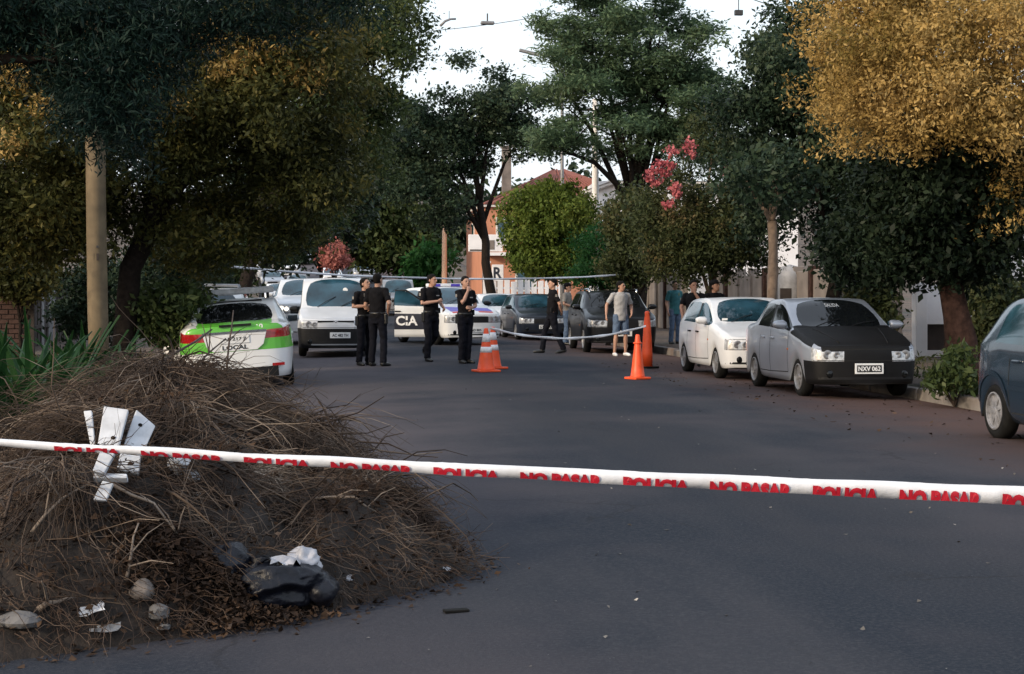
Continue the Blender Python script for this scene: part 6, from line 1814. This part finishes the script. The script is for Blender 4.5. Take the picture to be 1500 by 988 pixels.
def scrap(u, v, s, label, m='paper', seed=0, name='paper_scrap', up=.012):
    rnd = random.Random(seed)
    n_ = 5
    vs = [((i / (n_ - 1) - .5) * s[0] + rnd.uniform(-.1, .1) * s[0], (j / (n_ - 1) - .5) * s[1] + rnd.uniform(-.1, .1) * s[1], rnd.uniform(0, .35) * s[1]) for j in range(n_) for i in range(n_)]
    fs = [(j * n_ + i, j * n_ + i + 1, (j + 1) * n_ + i + 1, (j + 1) * n_ + i) for j in range(n_ - 1) for i in range(n_ - 1)]
    return tag(MB().add(vs, fs).build(name, M[m], loc=on_heap(u, v) + Vector((0, 0, up)), rot=(.35, rnd.uniform(-.2, .2), rnd.uniform(-.6, .6))), label, 'paper')
scrap(135, 900, (.10, .07), 'white paper scrap at the foot of the heap near the stones', seed=3)
scrap(290, 728, (.035, .03), 'tiny white scrap below the foam cup', seed=4)
scrap(505, 853, (.07, .05), 'small pale scrap at the front foot right of the black bag', 'bag_white', 5)
scrap(656, 838, (.05, .04), 'pale scrap at the right hand tip of the heap', 'bag_white', 6)
scrap(155, 926, (.12, .05), 'grey flat scrap at the front edge of the heap', 'pale_post', 7)
scrap(575, 742, (.06, .03), 'dark leaf scrap on the asphalt at the right shoulder of the heap', 'stick', 8)
blob('stone', 'long grey broken concrete piece at the bottom left corner', 'stone', 25, 916, (.10, .06, .045), M['concrete'], 31, .2, -.01, sub=2, sharp=True)
blob('stone', 'rounded brownish stone above the light concrete chunk', 'stone', 208, 874, (.055, .05, .055), M['rock'], 32, .12, -.01)
blob('stone', 'light square concrete chunk in front of the leaf pile', 'stone', 233, 902, (.05, .045, .042), M['concrete'], 33, .2, -.01, sub=2, sharp=True)
blob('stone', 'flat pale stone at the front foot below the paper scrap', 'stone', 240, 922, (.035, .03, .018), M['concrete'], 34, .2, 0, sub=2, sharp=True)
blob('log', 'pale cut log end lying at the left end of the heap', 'log', 45, 618, (.28, .14, .10), M['stick_pale'], 36, .12, .0)
# small litter on the road
rng2 = np.random.default_rng(55)
lx = rng2.uniform(-.3, 6.5, 260); ly = 5.5 + rng2.random(260) ** 1.6 * 22
c = np.stack([lx, ly, -.0035 * (lx - 3.4) ** 2 + .006], 1)
tag(put('road_litter', quads_mesh('road_litter', leaf_quads(rng2, c, np.zeros((260, 3)), 1, .0, (.010, .034), .6, droop=0, outw=0, flat=.93, fold=.2)), twig_mat('litter_bits', [(0, (.05, .04, .03)), (.6, (.16, .15, .14)), (1, (.5, .48, .45))])), 'tiny pale bits scattered over the asphalt', 'litter', kind='stuff')
lx = rng2.uniform(5.8, 8.7, 420); ly = rng2.uniform(12, 34, 420)
c = np.stack([lx, ly, -.0035 * (lx - 3.4) ** 2 + .008], 1)
tag(put('gutter_litter', quads_mesh('gutter_litter', leaf_quads(rng2, c, np.zeros((420, 3)), 1, .0, (.02, .07), .55, droop=0, outw=0, flat=.9, fold=.3)), M['dead_leaf']), 'dry leaves strewn in the reddish right hand gutter', 'dead leaves', kind='stuff')
o = tag(put('wrapper', rbox((.12, .05, .012), .004), M['black_rubber'], None, ground(668, 897) + Vector((0, 0, .008)), (0, 0, .2)), 'small dark flat object alone on the asphalt right of the heap', 'litter')

# ------------------------------------------------------------------ plants by the pavements
sl_me = []
for k in range(7):
    rnd = random.Random(200 + k); ln = rnd.uniform(.75, 1.15); b = MB(); nn = 7; vs = []
    bendk = rnd.uniform(.15, .85)
    for i in range(nn):
        s = i / (nn - 1); a = bendk * s * 1.5
        x = math.sin(a) * s * ln * .6; z = ln * s * (1 - .35 * bendk * s * s)
        wd = .026 * (1 - s ** 2.2) * (0.6 + .8 * min(1, s * 3)) + .002
        vs += [(x, -wd, z), (x - .012, 0, z), (x, wd, z)]
    fs = [(3 * i + j, 3 * i + j + 1, 3 * i + 4 + j, 3 * i + 3 + j) for i in range(nn - 1) for j in (0, 1)]
    me = b.add(vs, fs).mesh('leaf', False); me.materials.append(LM['strap']); sl_me.append(me)
iris = [(18, 13.6, 'strap leaved green plant clump at the far left edge'), (52, 13.2, 'upright strap leaved clump second from the left edge'), (90, 14.0, 'tall strap leaved clump in front of the grey post'), (122, 14.8, 'broad strap leaved clump left of the utility pole'), (150, 15.4, 'short strap leaved clump at the foot of the utility pole'), (-15, 13.0, 'strap leaved clump half cut off by the left edge'),
        (70, 15.8, 'strap leaved clump behind the others below the brick wall')]
for i, (u, Z, lab) in enumerate(iris):
    p = foot(u, Z)
    t = thing('strap_plant', lab, 'plant', (p.x, p.y, .02), 0, 'strap leaved plants on the left pavement')
    rnd = random.Random(300 + i)
    for k in range(34):
        a = rnd.uniform(0, 2 * PI); r_ = rnd.uniform(0, .16); sc_ = rnd.uniform(1.1, 1.65)
        o = put('leaf', rnd.choice(sl_me), None, t, (r_ * math.cos(a), r_ * math.sin(a), .0), (rnd.uniform(-.25, .25), rnd.uniform(-.1, .45), a))
        o.scale = (sc_, sc_, sc_)
# weeds and ground cover on the left pavement
def weeds(name, N, xr, yr, h, m, label, seed):
    r_ = np.random.default_rng(seed)
    x = r_.uniform(xr[0], xr[1], N); y = r_.uniform(yr[0], yr[1], N)
    cl = np.sin(x * 2.3 + 1.1 * np.sin(y * 1.3)) * np.sin(y * 1.7 + x) + r_.normal(size=N) * .4
    k_ = cl > -.15; x, y = x[k_], y[k_]
    z = np.array([gz(a, b) for a, b in zip(x, y)])
    hh = h * r_.uniform(.2, 1, len(x))
    c = np.stack([x, y, z + hh * .55], 1)
    V = leaf_quads(r_, c, np.tile([0, 0, .8], (len(x), 1)), 3, .07, (h * .25, h * .8), .22, droop=-.3, outw=.6, fold=.1)
    tag(put(name, quads_mesh(name, V), LM[m]), label, 'weeds', kind='stuff')
weeds('ground_cover', 5200, (-6.6, -2.3), (12.5, 30), .45, 'weed', 'low tangled weeds between the utility pole and the heap', 61)
weeds('grass', 3000, (-6.6, -2.3), (13, 22), .40, 'strap', 'rough green grass on the left pavement', 62)
weeds('grass', 2600, (9.1, 12.6), (15, 40), .22, 'weed', 'dry grass and weeds on the right pavement', 63)
# leafy bush, lump and earth by the right trunk
p = foot(1398, 22.4)
bt = thing('bush', 'leafy low bush at the foot of the thick trunk by the right kerb', 'bush', p)
rng3 = np.random.default_rng(71)
put('foliage', quads_mesh('foliage', crown(rng3, [B(1396, 545, 22.2, 30, 24, .36, p), B(1370, 560, 22.2, 20, 14, .3, p), B(1408, 522, 22.4, 18, 18, .28, p)], 80, 16, .07, (.07, .14), .42, shell=.2, droop=.3)), LM['mid'], bt)
rb = random.Random(72)
st = MB()
for k in range(12):
    a = rb.uniform(0, 2 * PI); e = Vector((math.cos(a) * .3, math.sin(a) * .25, rb.uniform(.25, .6)))
    st.tube([(0, 0, 0), e * .5 + Vector((0, 0, .06)), e], [.012, .009, .004], 5)
st.build('stem', M['stick'], bt)
blob('kerb_lump', 'rounded weathered concrete lump by the kerb beside the dark teal car', 'stone', 0, 0, (.38, .42, .17), M['rock'], 73, .14, -.08, at=Vector((8.86, 18.9, -.06)), sub=4)
weeds('bush_grass', 700, (8.98, 9.9), (18.3, 24), .4, 'mid', 'green weeds at the kerb around the thick trunk', 64)

# ------------------------------------------------------------------ cones and barrier tapes
def cone(u, v, h, label, bands=True, tall=False, r0=.16, bs=.42):
    p = ground(u, v)
    t = thing('traffic_cone' if not tall else 'delineator_post', label, 'traffic cone' if not tall else 'marker post', p, random.Random(int(u)).uniform(0, 1), 'orange cones closing the street')
    r0, r1 = (r0, .035) if not tall else (.105, .05)
    bs = bs if not tall else .34
    put('base', rbox((bs, bs, .04), .015, (0, 0, .02)), M['orange_cone'] if not tall else M['black_rubber'], t)
    pr = [(r0 + .02, .04), (r0, .06)] + [(r0 + (r1 - r0) * f, .06 + (h - .06) * f) for f in (.25, .5, .75, .97)] + [(r1 * .8, h), (r1 * .55, h), (r1 * .5, h - .08)]
    if tall: pr = [(r0, .04), (r0, .30), (r0 * .96, .34), (r0 * .82, h * .55), (r0 * .62, h * .80), (.045, h - .06), (.05, h - .03), (.03, h), (0, h)]
    MB().lathe(pr, 24).build('cone_body', M['orange_cone'], t, smooth=True)
    if bands:
        for f0, f1 in ((.40, .54), (.66, .86)):
            MB().lathe([(r0 + (r1 - r0) * f + .003, .06 + (h - .06) * f) for f in (f0, (f0 + f1) / 2, f1)], 24).build('reflective_band', M['cone_white'], t, smooth=True)
    return t, p
c1, pc1 = cone(712, 545, .80, 'nearer left orange cone with two white bands')
c2, pc2 = cone(722, 541, .80, 'orange white banded cone half hidden behind the nearer left one')
c3, pc3 = cone(934, 556, .76, 'plain orange cone in front of the tall orange post', bands=False, r0=.12, bs=.33)
MB().lathe([(.062, .60), (.075, .605), (.075, .625), (.06, .63)], 20).build('collar', M['orange_cone'], c3, smooth=True)
c4, pc4 = cone(948, 540, 1.12, 'tall slim orange marker post tied to the middle tape', bands=False, tall=True)

def tape_strip(name, label, pts, hts, twist=None, text=None, lett=.55):
    """a limp ribbon: pts centre line, hts heights; folded double, so its print shows cut off at the lower edge"""
    b = MB(); vs = []; n_ = len(pts); jr = random.Random(n_)
    for i, (p, h) in enumerate(zip(pts, hts)):
        a = (twist[i] if twist else 0.0)
        d = (pts[min(i + 1, n_ - 1)] - pts[max(0, i - 1)]).normalized()
        up = Vector((0, 0, 1)); out = d.cross(up).normalized()                 # towards the lens for a left-to-right line
        u_ = up * math.cos(a) + out * math.sin(a); o_ = out * math.cos(a) - up * math.sin(a)
        bulge = .003
        j1, j2, j3 = (jr.uniform(-1, 1) * .0022 for _ in range(3))
        vs += [p + u_ * h / 2 - o_ * .012, p + u_ * (h / 2 + .001 + j1 * .4), p + u_ * h * .1 + o_ * (bulge + j2), p - u_ * h / 2 + o_ * j3 * .5, p - u_ * h * .44 - o_ * .010]
    fs = [(5 * i + j, 5 * i + j + 1, 5 * i + 6 + j, 5 * i + 5 + j) for i in range(n_ - 1) for j in range(4)]
    t = thing(name, label, 'barrier tape', pts[0])
    vs = [v - pts[0] for v in vs]
    b.add(vs, fs); b.mi = [1 if q_ % 4 >= 2 else 0 for q_ in range(len(fs))]
    b.build('ribbon', [M['tape'], M['tape_single']], t, smooth=True, fix=False)
    return t
N_ = 170
pts, hts = [], []
for i in range(N_):
    u = -60 + 1640 * i / (N_ - 1)
    v = 649 + (u / 1500) * 78 + 4.0 * math.sin(u / 1500 * PI) + .8 * math.sin(u / 47.0) * math.exp(-u / 900)
    Z = 5.5
    pts.append(world(u, v, Z)); hts.append((9.5 + 17.0 * max(0, u) / 1500 + .9 * math.sin(u / 33.0)) * Z / FPX)
tp = tape_strip('barrier_tape', 'nearest white barrier tape with red lettering across the foreground', pts, hts, [.12 * math.sin(i * .24) for i in range(N_)])
wordz = [(-196, 'POLICIA', 98)] + [(-71, 'NO PASAR', 122)]
for k in range(6):
    wordz += [(80 + 277.5 * k, 'POLICIA', 98), (207 + 277.5 * k, 'NO PASAR', 121)]
p0 = pts[0]
for u0, word, wd in wordz:
    if u0 < -40 or u0 > 1490: continue
    vs2, fs2 = text2d(word, .075)
    a = np.array(vs2); lo, hi = a.min(0), a.max(0); a = (a - lo) / (hi - lo)
    # keep only the upper part of the letters: the rest is folded behind
    bm_ = bmesh.new()
    bv_ = [bm_.verts.new((q[0], q[1], 0)) for q in a]
    for f in fs2:
        try: bm_.faces.new([bv_[i] for i in f])
        except ValueError: pass
    bmesh.ops.bisect_plane(bm_, geom=list(bm_.verts) + list(bm_.edges) + list(bm_.faces), plane_co=(0, .45, 0), plane_no=(0, -1, 0), clear_outer=True)
    for q in range(1, 12):
        bmesh.ops.bisect_plane(bm_, geom=list(bm_.verts) + list(bm_.edges) + list(bm_.faces), plane_co=(q / 12, 0, 0), plane_no=(1, 0, 0))
    bm_.verts.index_update()
    out = []
    for v_ in bm_.verts:
        u = u0 + v_.co.x * wd
        f = (u + 60) / 1640 * (N_ - 1); i = min(N_ - 2, max(0, int(f))); fr = f - i
        c_ = pts[i].lerp(pts[i + 1], fr); h_ = hts[i] + (hts[i + 1] - hts[i]) * fr
        yy = (v_.co.y - .45) / .55
        d = (pts[i + 1] - pts[i]).normalized(); o_ = d.cross(Vector((0, 0, 1))).normalized()
        tw = .12 * (math.sin(i * .24) * (1 - fr) + math.sin((i + 1) * .24) * fr)
        s_ = -h_ * .497 + h_ * .61 * yy
        out.append(c_ + (Vector((0, 0, 1)) * math.cos(tw) + o_ * math.sin(tw)) * s_ + (o_ * math.cos(tw) - Vector((0, 0, 1)) * math.sin(tw)) * (.0082 * (1 - max(0, (-s_ / h_ - .1)) / .40) + .0024) - p0)
    MB().add(out, [tuple(v_.index for v_ in f.verts) for f in bm_.faces]).build('lettering', M['tape_red'], tp, fix=False)
    bm_.free()
# middle tape: from the left cone to the tall marker post
a_, b_ = world(718, 481, 30.2), world(946, 478, 30.6)
n_ = 30
pts2 = [a_.lerp(b_, i / (n_ - 1)) - Vector((0, 0, .84 * (i / (n_ - 1)) * (1 - i / (n_ - 1)))) for i in range(n_)]
tape_strip('barrier_tape', 'thin sagging white tape tied between the left cones and tall orange post', pts2, [.042 + .012 * math.sin(i * 1.3) for i in range(n_)], [.5 * math.sin(i * .8) for i in range(n_)])
# upper tape across the whole street behind
a_, b_ = world(338, 391, 33), world(918, 402, 42.6)
pts3 = [a_.lerp(b_, i / (n_ - 1)) - Vector((0, 0, .30 * 4 * (i / (n_ - 1)) * (1 - i / (n_ - 1)) - .25 * 0)) + Vector((0, 0, .12 * math.sin(PI * i / (n_ - 1)))) for i in range(n_)]
tape_strip('barrier_tape', 'far white tape stretched high across the street above the van roof', pts3, [.042 + .008 * math.sin(i * 1.7) for i in range(n_)], [.4 * math.sin(i * .7) for i in range(n_)])
p = foot(381, 34.0)
kp = thing('sign_post', 'thin dark post on the left kerb with a white tape knot', 'post', p)
MB().tube([(0, 0, 0), (0, 0, 2.2)], .03, 8).build('shaft', M['wire'], kp, smooth=True)
put('tape_knot', fused(MB().ball((0, -.05, 1.92), (.08, .05, .10)).ball((-.04, -.06, 2.02), (.04, .03, .08)).ball((.04, -.06, 1.78), (.04, .03, .10)), .02, 2, .01), M['tape'], kp, smooth=True)
